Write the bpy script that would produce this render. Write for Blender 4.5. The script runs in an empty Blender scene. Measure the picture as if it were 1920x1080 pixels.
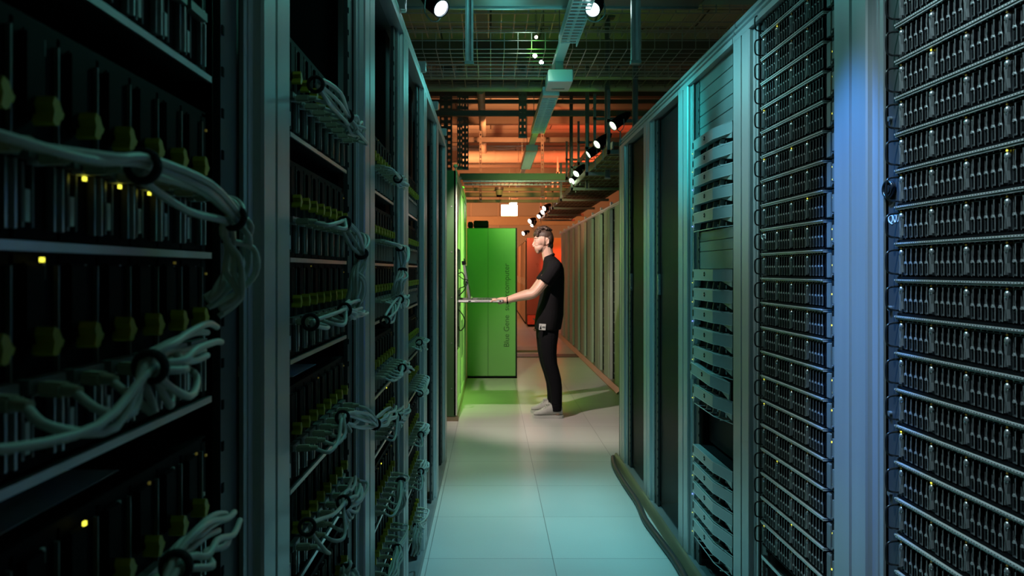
import bpy, bmesh, math, random
from mathutils import Vector, Matrix
random.seed(7)
PI = math.pi
F, CX, CY, H = 1333.0, 920.0, 507.0, 1.39     # lens in pixels, vanishing point, eye height
scene = bpy.context.scene
COL = scene.collection

def at(px, py, Y):
    return Vector(((px-CX)/F*Y, Y, H-(py-CY)/F*Y))
def atX(px, py, X):
    Y = X*F/(px-CX)
    return Vector((X, Y, H-(py-CY)/F*Y))

# ------------------------------------------------------------------ materials
MATS = {}
def mat(name, col, rough=.5, metal=0., emit=None, es=0., bump=0., bscale=60., spec=.5, var=0., vscale=6., stretch=(1,1,1), trans=0., alpha=1., coat=0.):
    if name in MATS: return MATS[name]
    m = bpy.data.materials.new(name); m.use_nodes = True
    nt = m.node_tree; b = nt.nodes['Principled BSDF']
    b.inputs['Base Color'].default_value = (*col, 1)
    b.inputs['Roughness'].default_value = rough
    b.inputs['Metallic'].default_value = metal
    b.inputs['Specular IOR Level'].default_value = spec
    b.inputs['Coat Weight'].default_value = coat
    if emit:
        b.inputs['Emission Color'].default_value = (*emit, 1); b.inputs['Emission Strength'].default_value = es
    if trans: b.inputs['Transmission Weight'].default_value = trans
    if alpha < 1: b.inputs['Alpha'].default_value = alpha
    tc = nt.nodes.new('ShaderNodeTexCoord'); mp = nt.nodes.new('ShaderNodeMapping')
    mp.inputs['Scale'].default_value = stretch
    nt.links.new(tc.outputs['Object'], mp.inputs['Vector'])
    if var:
        n = nt.nodes.new('ShaderNodeTexNoise'); n.inputs['Scale'].default_value = vscale; n.inputs['Detail'].default_value = 4
        nt.links.new(mp.outputs['Vector'], n.inputs['Vector'])
        r = nt.nodes.new('ShaderNodeMapRange'); r.inputs['To Min'].default_value = 1-var; r.inputs['To Max'].default_value = 1+var
        nt.links.new(n.outputs['Fac'], r.inputs['Value'])
        mx = nt.nodes.new('ShaderNodeVectorMath'); mx.operation = 'SCALE'; mx.inputs[0].default_value = col
        nt.links.new(r.outputs['Result'], mx.inputs['Scale']); nt.links.new(mx.outputs['Vector'], b.inputs['Base Color'])
        r2 = nt.nodes.new('ShaderNodeMapRange'); r2.inputs['To Min'].default_value = max(.02, rough-.08); r2.inputs['To Max'].default_value = rough+.08
        nt.links.new(n.outputs['Fac'], r2.inputs['Value']); nt.links.new(r2.outputs['Result'], b.inputs['Roughness'])
    if bump:
        n2 = nt.nodes.new('ShaderNodeTexNoise'); n2.inputs['Scale'].default_value = bscale
        nt.links.new(mp.outputs['Vector'], n2.inputs['Vector'])
        bp = nt.nodes.new('ShaderNodeBump'); bp.inputs['Strength'].default_value = bump; bp.inputs['Distance'].default_value = .003
        nt.links.new(n2.outputs['Fac'], bp.inputs['Height']); nt.links.new(bp.outputs['Normal'], b.inputs['Normal'])
    MATS[name] = m; return m

alu   = mat('brushed aluminium', (.50,.53,.55), .40, .6, var=.10, vscale=3, stretch=(8,8,.3))
aluD  = mat('satin grey frame', (.26,.28,.29), .42, .6, var=.12, vscale=3, stretch=(6,6,.3))
steel = mat('galvanised steel', (.55,.57,.58), .33, .9, var=.15, vscale=30)
steelD= mat('dull steel', (.22,.23,.22), .45, .6, var=.2, vscale=12)
dark  = mat('dark cabinet sheet', (.007,.008,.009), .6, .0, spec=.2, var=.2, vscale=8)
black = mat('black plastic', (.004,.004,.005), .6, spec=.05, var=.1)
blackG= mat('glossy black plastic', (.014,.015,.017), .22, var=.1, vscale=20)
lever = mat('carrier lever grey', (.11,.12,.13), .3, .5, var=.2, vscale=40)
edge  = mat('carrier edge highlight', (.50,.52,.54), .3, .6, var=.2, vscale=40)  # pale tone puts the highlights of the carrier edges into the colour
button= mat('silver button', (.62,.66,.7), .25, .8, var=.1, vscale=50)
flange= mat('zinc flange', (.80,.84,.86), .32, .45, var=.15, vscale=30)
strip = mat('grey rack strip', (.06,.065,.07), .45, .3, var=.1, vscale=10)
cablem= mat('white cable jacket', (.62,.66,.62), .42, var=.08, vscale=30)
plugm = mat('cream plug boot', (.45,.46,.34), .5, bump=.12, bscale=300, var=.15, vscale=50)
velcro= mat('black velcro', (.006,.006,.007), .9, bump=.6, bscale=400, var=.1)
yellow= mat('yellow latch', (.42,.36,.02), .45, var=.15, vscale=60)
label = mat('pale paper label', (.55,.6,.6), .6, var=.08, vscale=40)
ledY  = mat('amber green led', (.3,.3,.05), .4, emit=(.85,.8,.06), es=2.2)
ledD  = mat('dim amber led', (.2,.16,.05), .4, emit=(.5,.4,.05), es=.10)
ledW  = mat('cool white led', (.4,.5,.6), .4, emit=(.6,.8,1), es=2.)
ledS  = mat('soft white led', (.3,.3,.3), .4, emit=(.9,.95,.85), es=1.0)
ledB  = mat('blue led', (.1,.1,.4), .4, emit=(.15,.2,1), es=5)
bezel = mat('pale server bezel', (.42,.47,.48), .38, .35, var=.08, vscale=15)
blank = mat('grey blanking plate', (.20,.23,.23), .42, .3, var=.1, vscale=8)
textw = mat('white lettering', (.8,.82,.85), .5, var=.02)
greenp= mat('green cabinet front', (.16,.34,.12), .42, var=.05, vscale=3)  # one even green tone for the cabinet fronts
paleG = mat('pale enamel sheet', (.55,.60,.50), .4, var=.08, vscale=4)
textd = mat('dark lettering', (.03,.07,.025), .5, var=.02)
red_tint  = mat('red light tinted panel', (.55,.06,.03), .28, var=.06, vscale=2)  # red light on the lower panel is put into this base colour
orng  = mat('buff cabinet sheet', (.45,.30,.22), .45, .2, var=.1, vscale=6)
conc  = mat('concrete', (.42,.40,.37), .8, bump=.3, bscale=12, var=.12, vscale=1.5)
beamm = mat('painted beam', (.16,.13,.11), .6, var=.15, vscale=4)
pipem = mat('lagged pipe', (.48,.42,.36), .55, var=.15, vscale=6)
lampW = mat('lit lens', (1,1,1), .3, emit=(.93,.97,1), es=14)
lampB = mat('lit blue white lens', (1,1,1), .3, emit=(.72,.85,1), es=10)
lampG = mat('lit green white lens', (1,1,1), .3, emit=(.75,1,.62), es=8)
lampC = mat('lit cyan white lens', (1,1,1), .3, emit=(.75,1,.97), es=12)
lampP = mat('lit warm lens', (1,1,1), .3, emit=(1,.78,.66), es=12)
signm = mat('lit sign face', (1,1,1), .3, emit=(.95,1,.95), es=9)
tubem = mat('lit tube and reflector', (1,1,1), .3, emit=(.95,1,.97), es=16)
lumin = mat('white luminaire enamel', (.62,.64,.62), .35, var=.05)
louvm = mat('mirror louvre', (.7,.75,.78), .4, .3, var=.05)
glassD= mat('smoked glass', (.015,.02,.02), .42, 0, alpha=.5, spec=.2)
skin  = mat('skin', (.66,.40,.31), .48, bump=.15, bscale=200, var=.06, vscale=20)
lipm  = mat('lips', (.5,.2,.17), .4, var=.05)
beard = mat('short beard and eye shade', (.26,.155,.115), .7, bump=.6, bscale=300, var=.2, vscale=80)
hairm = mat('brown hair', (.055,.030,.020), .5, bump=1., bscale=160, var=.35, vscale=60)
shirtm= mat('black cotton', (.010,.0095,.011), .9, spec=.1, bump=.6, bscale=40, var=.2, vscale=10)
jeans = mat('black denim', (.008,.008,.010), .9, spec=.1, bump=.7, bscale=60, var=.2, vscale=14)
shoem = mat('pale grey knit', (.45,.45,.42), .7, bump=.6, bscale=200, var=.12, vscale=40)
solem = mat('off white rubber', (.55,.56,.52), .55, var=.06)
hose  = mat('black rubber hose', (.03,.03,.03), .45, var=.1)
skirt = mat('ochre metal skirting', (.30,.24,.15), .35, .5, var=.2, vscale=5)

def floor_mat():
    m = bpy.data.materials.new('raised floor tiles'); m.use_nodes = True
    nt = m.node_tree; b = nt.nodes['Principled BSDF']; N = nt.nodes.new; L = nt.links.new
    tc = N('ShaderNodeTexCoord'); mp = N('ShaderNodeMapping'); mp.inputs['Location'].default_value = (-.30+6, -3.43+5.8, 0)
    L(tc.outputs['Object'], mp.inputs['Vector'])
    br = N('ShaderNodeTexBrick'); br.offset = 0; br.squash = 1
    br.inputs['Scale'].default_value = 1; br.inputs['Brick Width'].default_value = .6; br.inputs['Row Height'].default_value = .58
    br.inputs['Mortar Size'].default_value = .0016; br.inputs['Mortar Smooth'].default_value = .3
    br.inputs['Color1'].default_value = (.47,.46,.44,1); br.inputs['Color2'].default_value = (.43,.425,.41,1); br.inputs['Mortar'].default_value = (.10,.10,.10,1)
    L(mp.outputs['Vector'], br.inputs['Vector'])
    n = N('ShaderNodeTexNoise'); n.inputs['Scale'].default_value = 1.5; n.inputs['Detail'].default_value = 2
    L(tc.outputs['Object'], n.inputs['Vector'])
    n3 = N('ShaderNodeTexNoise'); n3.inputs['Scale'].default_value = 160; L(tc.outputs['Object'], n3.inputs['Vector'])
    r = N('ShaderNodeMapRange'); r.inputs['To Min'].default_value = .86; r.inputs['To Max'].default_value = 1.12; L(n.outputs['Fac'], r.inputs['Value'])
    v = N('ShaderNodeVectorMath'); v.operation = 'SCALE'; L(br.outputs['Color'], v.inputs[0]); L(r.outputs['Result'], v.inputs['Scale'])
    r3 = N('ShaderNodeMapRange'); r3.inputs['To Min'].default_value = .93; r3.inputs['To Max'].default_value = 1.07; L(n3.outputs['Fac'], r3.inputs['Value'])
    v2 = N('ShaderNodeVectorMath'); v2.operation = 'SCALE'; L(v.outputs['Vector'], v2.inputs[0]); L(r3.outputs['Result'], v2.inputs['Scale'])
    L(v2.outputs['Vector'], b.inputs['Base Color'])
    r2 = N('ShaderNodeMapRange'); r2.inputs['To Min'].default_value = .27; r2.inputs['To Max'].default_value = .33; L(n3.outputs['Fac'], r2.inputs['Value'])
    L(r2.outputs['Result'], b.inputs['Roughness'])
    return m
def plank_mat():
    m = bpy.data.materials.new('ceiling boards'); m.use_nodes = True
    nt = m.node_tree; b = nt.nodes['Principled BSDF']; N = nt.nodes.new; L = nt.links.new
    tc = N('ShaderNodeTexCoord'); br = N('ShaderNodeTexBrick'); br.inputs['Scale'].default_value = 1
    br.inputs['Brick Width'].default_value = 1.2; br.inputs['Row Height'].default_value = .6; br.inputs['Mortar Size'].default_value = .012
    br.inputs['Color1'].default_value = (.50,.46,.40,1); br.inputs['Color2'].default_value = (.42,.39,.34,1); br.inputs['Mortar'].default_value = (.08,.07,.06,1)
    L(tc.outputs['Object'], br.inputs['Vector']); L(br.outputs['Color'], b.inputs['Base Color']); b.inputs['Roughness'].default_value = .75
    return m

# ------------------------------------------------------------------ mesh builder
class MB:
    def __init__(s): s.v=[]; s.f=[]; s.mi=[]; s.mats=[]; s.cur=0; s.sm=[]
    def use(s, m):
        if m not in s.mats: s.mats.append(m)
        s.cur = s.mats.index(m); return s
    def add(s, vs, fs, smooth=False):
        o = len(s.v); s.v += [tuple(v) for v in vs]
        for f in fs: s.f.append(tuple(i+o for i in f)); s.mi.append(s.cur); s.sm.append(smooth)
        return s
    def box(s, x0,x1,y0,y1,z0,z1, bev=0.):
        if bev <= 0:
            vs = [(x,y,z) for z in (z0,z1) for y in (y0,y1) for x in (x0,x1)]
            fs = [(0,2,3,1),(4,5,7,6),(0,1,5,4),(2,6,7,3),(0,4,6,2),(1,3,7,5)]
            return s.add(vs, fs)
        bm = bmesh.new(); bmesh.ops.create_cube(bm, size=1)
        for v in bm.verts: v.co = Vector(((x0+x1)/2+v.co.x*(x1-x0), (y0+y1)/2+v.co.y*(y1-y0), (z0+z1)/2+v.co.z*(z1-z0)))
        bmesh.ops.bevel(bm, geom=list(bm.edges), offset=bev, segments=2, affect='EDGES', clamp_overlap=True)
        bm.verts.index_update()
        s.add([v.co for v in bm.verts], [[v.index for v in f.verts] for f in bm.faces]); bm.free(); return s
    def prism(s, pts, axis, a, b, smooth=False):
        # pts: closed 2D polygon; axis 0,1,2 = extrusion axis
        def P(u, v, w):
            return {0:(w,u,v), 1:(u,w,v), 2:(u,v,w)}[axis]
        n = len(pts)
        vs = [P(u,v,a) for u,v in pts]+[P(u,v,b) for u,v in pts]
        fs = [(i,(i+1)%n,n+(i+1)%n,n+i) for i in range(n)]+[tuple(range(n))[::-1], tuple(range(n,2*n))]
        return s.add(vs, fs, smooth)
    def cyl(s, p0, p1, r0, r1=None, n=12, cap=True, smooth=True):
        p0=Vector(p0); p1=Vector(p1); r1 = r0 if r1 is None else r1
        d=(p1-p0).normalized(); u=d.orthogonal().normalized(); w=d.cross(u)
        vs=[]
        for p,r in ((p0,r0),(p1,r1)):
            for k in range(n):
                a=2*PI*k/n; vs.append(p+u*math.cos(a)*r+w*math.sin(a)*r)
        s.add(vs, [(k,(k+1)%n,n+(k+1)%n,n+k) for k in range(n)], smooth)
        if cap: s.add(vs, [tuple(range(n))[::-1], tuple(range(n,2*n))])
        return s
    def tube(s, pts, r, n=8, cap=True, sub=5, rad=None):
        pts=[Vector(p) for p in pts]
        if sub>1 and len(pts)>2:
            q=[]; rr=[]
            for i in range(len(pts)-1):
                a=pts[max(i-1,0)]; b=pts[i]; c=pts[i+1]; d=pts[min(i+2,len(pts)-1)]
                for k in range(sub):
                    t=k/sub
                    q.append(.5*((2*b)+(c-a)*t+(2*a-5*b+4*c-d)*t*t+(3*b-a-3*c+d)*t**3))
                    if rad: rr.append(rad[i]*(1-t)+rad[i+1]*t)
            q.append(pts[-1]); 
            if rad: rr.append(rad[-1])
        else: q=pts; rr=rad
        m=len(q); vs=[]; t0=(q[1]-q[0]).normalized(); u=t0.orthogonal().normalized()
        for i in range(m):
            t=(q[min(i+1,m-1)]-q[max(i-1,0)]).normalized()
            u=(u-t*u.dot(t)); u = u.normalized() if u.length>1e-6 else t.orthogonal().normalized()
            w=t.cross(u); R = rr[i] if rad else r
            for k in range(n):
                a=2*PI*k/n; vs.append(q[i]+u*math.cos(a)*R+w*math.sin(a)*R)
        fs=[(i*n+k,i*n+(k+1)%n,(i+1)*n+(k+1)%n,(i+1)*n+k) for i in range(m-1) for k in range(n)]
        s.add(vs,fs,True)
        if cap: s.add(vs,[tuple(range(n))[::-1],tuple(range((m-1)*n,m*n))])
        return s
    def rings(s, R, n=20):
        # R: list of (cx,cy,cz,rx,ry) horizontal ellipses
        vs=[]
        for cx,cy,cz,rx,ry in R:
            for k in range(n):
                a=2*PI*k/n; vs.append((cx+rx*math.cos(a),cy+ry*math.sin(a),cz))
        m=len(R)
        s.add(vs,[(i*n+k,i*n+(k+1)%n,(i+1)*n+(k+1)%n,(i+1)*n+k) for i in range(m-1) for k in range(n)],True)
        s.add(vs,[tuple(range(n))[::-1],tuple(range((m-1)*n,m*n))]); return s
    def ell(s, c, r, rot=None, n=14):
        vs=[]; fs=[]; c=Vector(c)
        for i in range(1,n):
            th=PI*i/n
            for k in range(2*n):
                ph=PI*k/n
                v=Vector((r[0]*math.sin(th)*math.cos(ph), r[1]*math.sin(th)*math.sin(ph), r[2]*math.cos(th)))
                if rot: v=rot@v
                vs.append(c+v)
        a=Vector((0,0,r[2])); 
        if rot: a=rot@a
        vs+= [c+a, c-a]; T=len(vs)-2
        for i in range(n-2):
            for k in range(2*n): fs.append((i*2*n+k,(i+1)*2*n+k,(i+1)*2*n+(k+1)%(2*n),i*2*n+(k+1)%(2*n)))
        for k in range(2*n):
            fs.append((T,k,(k+1)%(2*n))); fs.append((T+1,(n-2)*2*n+(k+1)%(2*n),(n-2)*2*n+k))
        return s.add(vs,fs,True)
    def torus(s, c, R, r, rot, n=18, m=8, sc=(1,1)):
        vs=[]; c=Vector(c)
        for i in range(n):
            a=2*PI*i/n
            for k in range(m):
                b=2*PI*k/m
                vs.append(c+rot@Vector(((R+r*math.cos(b))*math.cos(a)*sc[0],(R+r*math.cos(b))*math.sin(a)*sc[1],r*math.sin(b)*1.6)))
        fs=[(i*m+k,((i+1)%n)*m+k,((i+1)%n)*m+(k+1)%m,i*m+(k+1)%m) for i in range(n) for k in range(m)]
        return s.add(vs,fs,True)
    def mesh(s, name, m=None):
        me=bpy.data.meshes.new(name); me.from_pydata(s.v,[],s.f)
        ms = s.mats if s.mats else [m]
        for x in ms: me.materials.append(x)
        if s.mats: me.polygons.foreach_set('material_index', s.mi)
        me.polygons.foreach_set('use_smooth', s.sm); me.update()
        bm=bmesh.new(); bm.from_mesh(me); bmesh.ops.recalc_face_normals(bm, faces=bm.faces); bm.to_mesh(me); bm.free()
        return me
def link(name, data, parent=None, loc=(0,0,0), rz=0):
    o=bpy.data.objects.new(name,data); COL.objects.link(o); o.location=loc
    if rz: o.rotation_euler=(0,0,rz)
    if parent is not None: o.parent=parent
    return o
def tag(o, lab, cat, group=None):
    o['label']=lab; o['category']=cat
    if group: o['group']=group
    return o
def thing(name, lab, cat, loc=(0,0,0), rz=0, group=None):
    return tag(link(name,None,None,loc,rz),lab,cat,group)
def part(name, mb, m, parent, loc=(0,0,0)):
    return link(name, mb.mesh(name,m) if isinstance(mb,MB) else mb, parent, loc)
def struct(name, mb, m):
    o=link(name,mb.mesh(name,m)); o['kind']='structure'; return o
def single(name, mb, m, lab, cat, group=None, loc=(0,0,0), rz=0):
    return tag(link(name, mb.mesh(name,m), None, loc, rz), lab, cat, group)
ORD=['','first','second','third','fourth','fifth','sixth','seventh','eighth','ninth','tenth','eleventh','twelfth','thirteenth','fourteenth','fifteenth','sixteenth','seventeenth','eighteenth','nineteenth','twentieth','twenty-first','twenty-second','twenty-third']
B = lambda *a, **k: MB().box(*a, **k)

# ------------------------------------------------------------------ room
FM=floor_mat(); PM=plank_mat()
struct('floor', B(-4,5,-2.2,24.6,-.1,0), FM)
struct('ceiling', B(-4,5,-2.2,24.6,4.25,4.4), PM)
struct('wall_left', B(-4.15,-4,-2.2,24.6,-.1,4.4), conc)
struct('wall_right', B(5,5.15,-2.2,24.6,-.1,4.4), conc)
struct('wall_back', B(-4,5,24.6,24.75,-.1,4.4), conc)
struct('wall_front', B(-4,5,-2.35,-2.2,-.1,4.4), conc)

# ------------------------------------------------------------------ rack frames
# post profile across its width t (0 at the edge nearer the camera), out = distance proud of the back
POST=[(.014,.020),(.014,.026),(.030,.026),(.032,.020),(.036,.020),(.038,.026),(.063,.026),(.066,.036),(.070,.040),(.136,.040),(.138,.030),(.148,.030),(.150,.040),(.230,.040),(.24,.034),(.24,.020)]
def post_mesh(side, w=.24, zt=2.263):
    mb=MB(); k=w/.24
    pts=[((-o if side>0 else o), t*k) for t,o in POST]   # local: x out toward aisle, y along the row
    mb.prism(pts,2,0,zt); return mb
def header_mesh(side, L):
    s=-side
    mb=MB()
    mb.prism([(0,2.262),(0,2.34),(s*.030,2.34),(s*.030,2.325),(s*.022,2.322),(s*.022,2.312),(s*.034,2.309),(s*.034,2.300),(s*.026,2.296),(s*.026,2.286),(s*.040,2.283),(s*.040,2.262)],1,0,L)
    return mb
def swapxz(mb): return mb

def rack(side, y_near, y_post, W, lab, plane, shell=True, zt=2.30, door=False, postw=.24):
    """one bay of the near rows. side +1 right row, -1 left row; post at its far end."""
    X=side*plane
    t=thing('server_rack', lab, 'rack', (X, y_near, 0), 0, 'racks of the near right row' if side>0 else 'racks of the near left row')
    yp=y_post-y_near
    p=post_mesh(side, postw); part('frame_post', p, alu, t, (side*.0401,yp,0))
    # recessed strip on the near side of the post and mounting rails
    part('mounting_rail', B(min(side*.022,side*.032),max(side*.022,side*.032),yp-.050,yp+.006,.05,2.25), strip, t)
    mb=MB()
    for k in range(40): mb.box(min(side*.0205,side*.022),max(side*.0205,side*.022),yp-.047,yp-.041,.1+k*.053,.112+k*.053)
    part('square_holes', mb, black, t)
    part('top_rail', header_mesh(side, W-.006), alu, t, (side*.0401,.003,0))
    mb=B(min(side*.04,side*.9),max(side*.04,side*.9),.0,W,2.262,2.285)
    part('roof_panel', mb, aluD, t)
    mb=MB(); a,b=sorted((side*.06,side*.95))
    mb.box(a,b,yp+.02,yp+.12,.02,2.26)
    part('side_panel', mb, dark, t)
    a,b=sorted((side*.93,side*.95))
    part('back_panel', B(a,b,.0,W,.02,2.26), dark, t)
    a,b=sorted((side*.0,side*.9))
    part('plinth', B(a,b,.0,W,0,.045), aluD, t)
    # clip on the top rail where two bays meet
    a,b=sorted((-side*.01,side*.03))
    if side<0: part('rail_clip', MB().box(a,b,yp+.05,yp+.075,2.34,2.39,.003).box(a,b,yp+.03,yp+.05,2.34,2.365,.003), steel, t)
    return t
W8=.80
rackR={}
RN=['nearest right rack with the large drive rows, cut off by the picture edge','second right rack, filled with small drive rows and led cards','third right rack, holding pale turquoise bezel servers','fourth right rack, behind a dark smoked glass door','fifth right rack, dark, at the far end of the near right row']
for i in range(5):
    yp=1.695+.8*i
    rackR[i]=rack(1, yp+.24-.80, yp, .80, RN[i], .93)
LN=['nearest left rack, dark and blurred beside the camera','second left rack with looping white cable bundles','third left rack with small white cable bundles','fourth left rack seen as a narrow slit','fifth left rack, nearly edge on','sixth left rack closing the far end of the left row']
rackL={}
for i in range(6):
    yp=.95+.8*i; w=.19 if i==0 else .225
    rackL[i]=rack(-1, yp+w-.80-(.0 if i else -.0), yp, .80 if i else .80, LN[i], .32, postw=w)
# end panels
part('end_panel', B(.0,.93,.80,.815,0,2.34), aluD, rackR[4])
part('end_panel', B(-.93,0,.80,.815,0,2.34), aluD, rackL[5])

# lock, letters on the near right rack
def text(s, size, name, m, parent, mat4, ext=.0006, align='LEFT'):
    c=bpy.data.curves.new(name,'FONT'); c.body=s; c.size=size; c.extrude=ext; c.align_x=align
    o=bpy.data.objects.new(name,c); COL.objects.link(o); bpy.context.view_layer.update()
    me=bpy.data.meshes.new_from_object(o.evaluated_get(bpy.context.evaluated_depsgraph_get())); bpy.data.objects.remove(o)
    me.materials.clear(); me.materials.append(m)
    me.transform(mat4)
    return link(name, me, parent)
def face_mat(loc, xd, zd):
    xd=Vector(xd); zd=Vector(zd); n=xd.cross(zd)
    M=Matrix((( xd.x,zd.x,n.x,loc[0]),(xd.y,zd.y,n.y,loc[1]),(xd.z,zd.z,n.z,loc[2]),(0,0,0,1)))
    return M
r0=rackR[0]
by=r0.location.y
text('Q07', .028, 'lettering', textw, r0, face_mat((.0212, 1.702-by, 1.503),(0,-1,0),(0,0,1)))
r1=rackR[1]; by1=r1.location.y
text('Q06', .026, 'lettering', textw, r1, face_mat((.0212, 2.500-by1, 1.50),(0,-1,0),(0,0,1)))
mb=MB(); rot=Matrix.Rotation(PI/2,3,'Y'); mb.torus((.016,1.690-by,1.583),.019,.004,rot); mb.cyl((.022,1.690-by,1.583),(.012,1.690-by,1.583),.010,n=16)
part('lock', mb, blackG, r0)
for z in (.86,1.05,1.75,1.30): part('screw', MB().cyl((.022,1.69-by,z),(.015,1.69-by,z),.006,n=10), steelD, r0)

# ------------------------------------------------------------------ disk enclosures
EW,EH=.450,.0848
CW=.0192; CH=.066
def ribbon(mb,pts,w,y0,y1):
    """thin wall following a 2D line in x,z"""
    n=len(pts)
    for a in range(n-1):
        (x0,z0),(x1,z1)=pts[a],pts[a+1]
        mb.prism([(x0,z0),(x0+w,z0),(x1+w,z1),(x1,z1)],1,y0,y1)
def carrier_mesh():
    mb=MB().use(black); w=CW
    mb.box(.0006,w-.0006,.013,.02,0,CH)
    S=[(.0145,CH-.003),(.0145,.046),(.0138,.040),(.0142,.035),(.0162,.031),(.0176,.028),(.0178,.004)]
    ribbon(mb,S,.0007,-.007,.012)
    mb.box(.0,.0009,.0,.013,0,CH)
    mb.use(edge)
    ribbon(mb,S,.0011,-.0082,-.007)
    mb.box(0,.0007,-.0008,.0005,.002,CH); mb.box(.0007,w-.001,-.0008,.0004,CH-.0014,CH-.0004)
    mb.box(.0100,.0107,-.0035,-.0025,CH-.008,CH-.001)
    mb.use(lever)
    # lower catch: a small box with light outline and a nose on top, painted pale as its highlight
    mb.prism([(.0075,.005),(.0160,.005),(.0158,.026),(.0140,.031),(.0118,.033),(.0105,.030),(.0078,.027)],1,-.0055,-.0045)
    mb.use(edge); mb.prism([(.0100,.0295),(.0118,.0345),(.0142,.0335),(.0160,.0300),(.0140,.0285)],1,-.0100,-.0050)
    mb.use(lever); ribbon(mb,[(.0075,.005),(.0075,.027),(.0100,.030)],.0009,-.0075,-.0050)
    mb.box(.0075,.0178,-.0075,-.0055,.0042,.0052)
    mb.use(black).box(.0095,.0145,-.0060,-.0055,.008,.023)
    return mb.mesh('drive_carrier')
def latch_mesh():
    mb=MB().use(blackG); w=.0165
    mb.prism([(.002,CH),(w-.002,CH),(w-.0035,CH*.55),(w-.002,.003),(.004,.003),(.0045,CH*.5)],1,-.002,.01)
    mb.use(lever).prism([(.0045,CH-.018),(w-.0045,CH-.018),(w-.0066,CH*.42),(.0066,CH*.42)],1,-.0055,-.002)
    mb.use(edge); ribbon(mb,[(.0040,CH-.016),(.0062,CH*.42),(.0048,.006)],.0010,-.0085,-.002)
    ribbon(mb,[(w-.0050,CH-.016),(w-.0070,CH*.42),(w-.0052,.010)],.0009,-.0080,-.002)
    mb.use(button).ell((w/2,-.004,CH-.0115),(.0056,.0062,.0080),n=10)
    return mb.mesh('latch_button')
def led_mesh(m,s=.0014):
    return MB().box(-s,s,-.001,.001,-s,s).mesh('status_led',m)
def body_mesh():
    mb=MB().use(dark); mb.box(-.225,.225,.02,.62,.001,EH-.006); mb.box(-.232,-.2262,-.001,.02,.0,EH-.001)
    mb.box(.2255,.232,-.001,.02,.0,EH-.001)
    return mb.mesh('chassis')
def flange_mesh():
    mb=MB().use(flange); mb.box(-.232,.232,-.010,.62,EH-.0028,EH-.0008); mb.box(-.232,.232,-.013,-.010,EH-.0040,EH-.0004); mb.box(-.232,.232,-.0105,.02,EH-.0085,EH-.0052)
    mb.use(steelD).box(-.232,.232,-.009,.02,EH-.0052,EH-.0028)
    mb.use(black).box(-.231,.231,-.006,.013,.0005,.0058); mb.box(-.231,.231,-.005,.013,EH-.0125,EH-.0085)
    mb.use(flange)
    for k in range(27):
        x=-.222+k*.0171; mb.box(x,x+.0022,-.0068,-.006,EH-.0115,EH-.0095)
    mb.use(black)
    for k in range(56):
        x=-.226+k*.0081; mb.box(x,x+.0028,-.0133,-.0129,EH-.0030,EH-.0014)
    return mb.mesh('perforated_flange')
def handle_mesh():
    pts=[(0,0,.012),(0,-.020,.013),(0,-.030,.018),(0,-.033,.030),(0,-.033,.052),(0,-.030,.062),(0,-.020,.067),(0,0,.068)]
    return MB().tube([(x-.229,y,z) for x,y,z in pts],.0026,n=8,sub=3).mesh('pull_handle',blackG)
def card_mesh():
    mb=MB().use(blank); mb.box(.236,.262,-.003,.02,.004,EH-.010,.002); mb.use(dark).box(.262,.300,.0,.02,.002,EH-.003)
    mb.use(blank).box(.277,.290,-.006,.0,.018,EH-.018)
    mb.use(steelD).cyl((.27,.0,.012),(.27,-.004,.012),.004,n=8)
    return mb.mesh('led_card')
PM_={'c':carrier_mesh(),'l':latch_mesh(),'b':body_mesh(),'f':flange_mesh(),'h':handle_mesh(),'k':card_mesh(),'ly':led_mesh(ledY),'ld':led_mesh(ledD),'lc':led_mesh(ledY,.0022)}
def enclosure(Y, z, lab, card=False, grp=None, seed=0):
    t=thing('disk_enclosure', lab, 'disk enclosure', (.955,Y,z), -PI/2, grp)
    link('chassis',PM_['b'],t); link('perforated_flange',PM_['f'],t); link('pull_handle',PM_['h'],t)
    rnd=random.Random(seed)
    for g in range(4):
        x0=-.2245+g*.1125
        l=link('latch_button',PM_['l'],t,(x0,0,.006))
        link('status_led',PM_['ly' if rnd.random()<.12 else 'ld'],l,(.0082,-.006,CH-.0008))
        for k in range(5):
            link('drive_carrier',PM_['c'],t,(x0+.0165+k*CW,0,.006))
    if card:
        c=link('led_card',PM_['k'],t)
        for k in range(3):
            if rnd.random()<.85: link('status_led',PM_['lc'],c,(.268+rnd.random()*.012,-.003,.022+k*.016+rnd.random()*.006))
    return t
for k in range(7,-11,-1):
    n=8-k
    enclosure(1.428, 1.4545+.0848*k, 'black disk enclosure in the nearest right rack, %s row down from its top'%ORD[n], False, 'disk enclosures in the nearest right rack', n)
for k in range(9,-13,-1):
    n=10-k
    enclosure(2.252, 1.4506+.0848*k-.001, 'black disk enclosure in the second right rack, %s row down from its top'%ORD[n], True, 'disk enclosures in the second right rack', 50+n)
# drawer frame below the drives in rack two
t=thing('open_frame_unit','open steel frame unit under the lowest drive row of the second right rack','rack unit',(.955,2.252,.27),-PI/2)
mb=MB(); mb.box(-.225,.225,-.01,.5,.0,.004); mb.box(-.225,-.221,-.01,.5,0,.13); mb.box(.221,.225,-.01,.5,0,.13); mb.box(-.225,.225,-.012,-.008,.118,.13)
part('frame',mb,steel,t); mb=MB()
for k in range(6): mb.cyl((-.215,-.013,.02+k*.018),(-.215,-.009,.02+k*.018),.004,n=8)
part('rivets',mb,steelD,t); part('inner_unit',B(-.19,.19,.03,.4,.01,.10,.004),blank,t)

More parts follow.
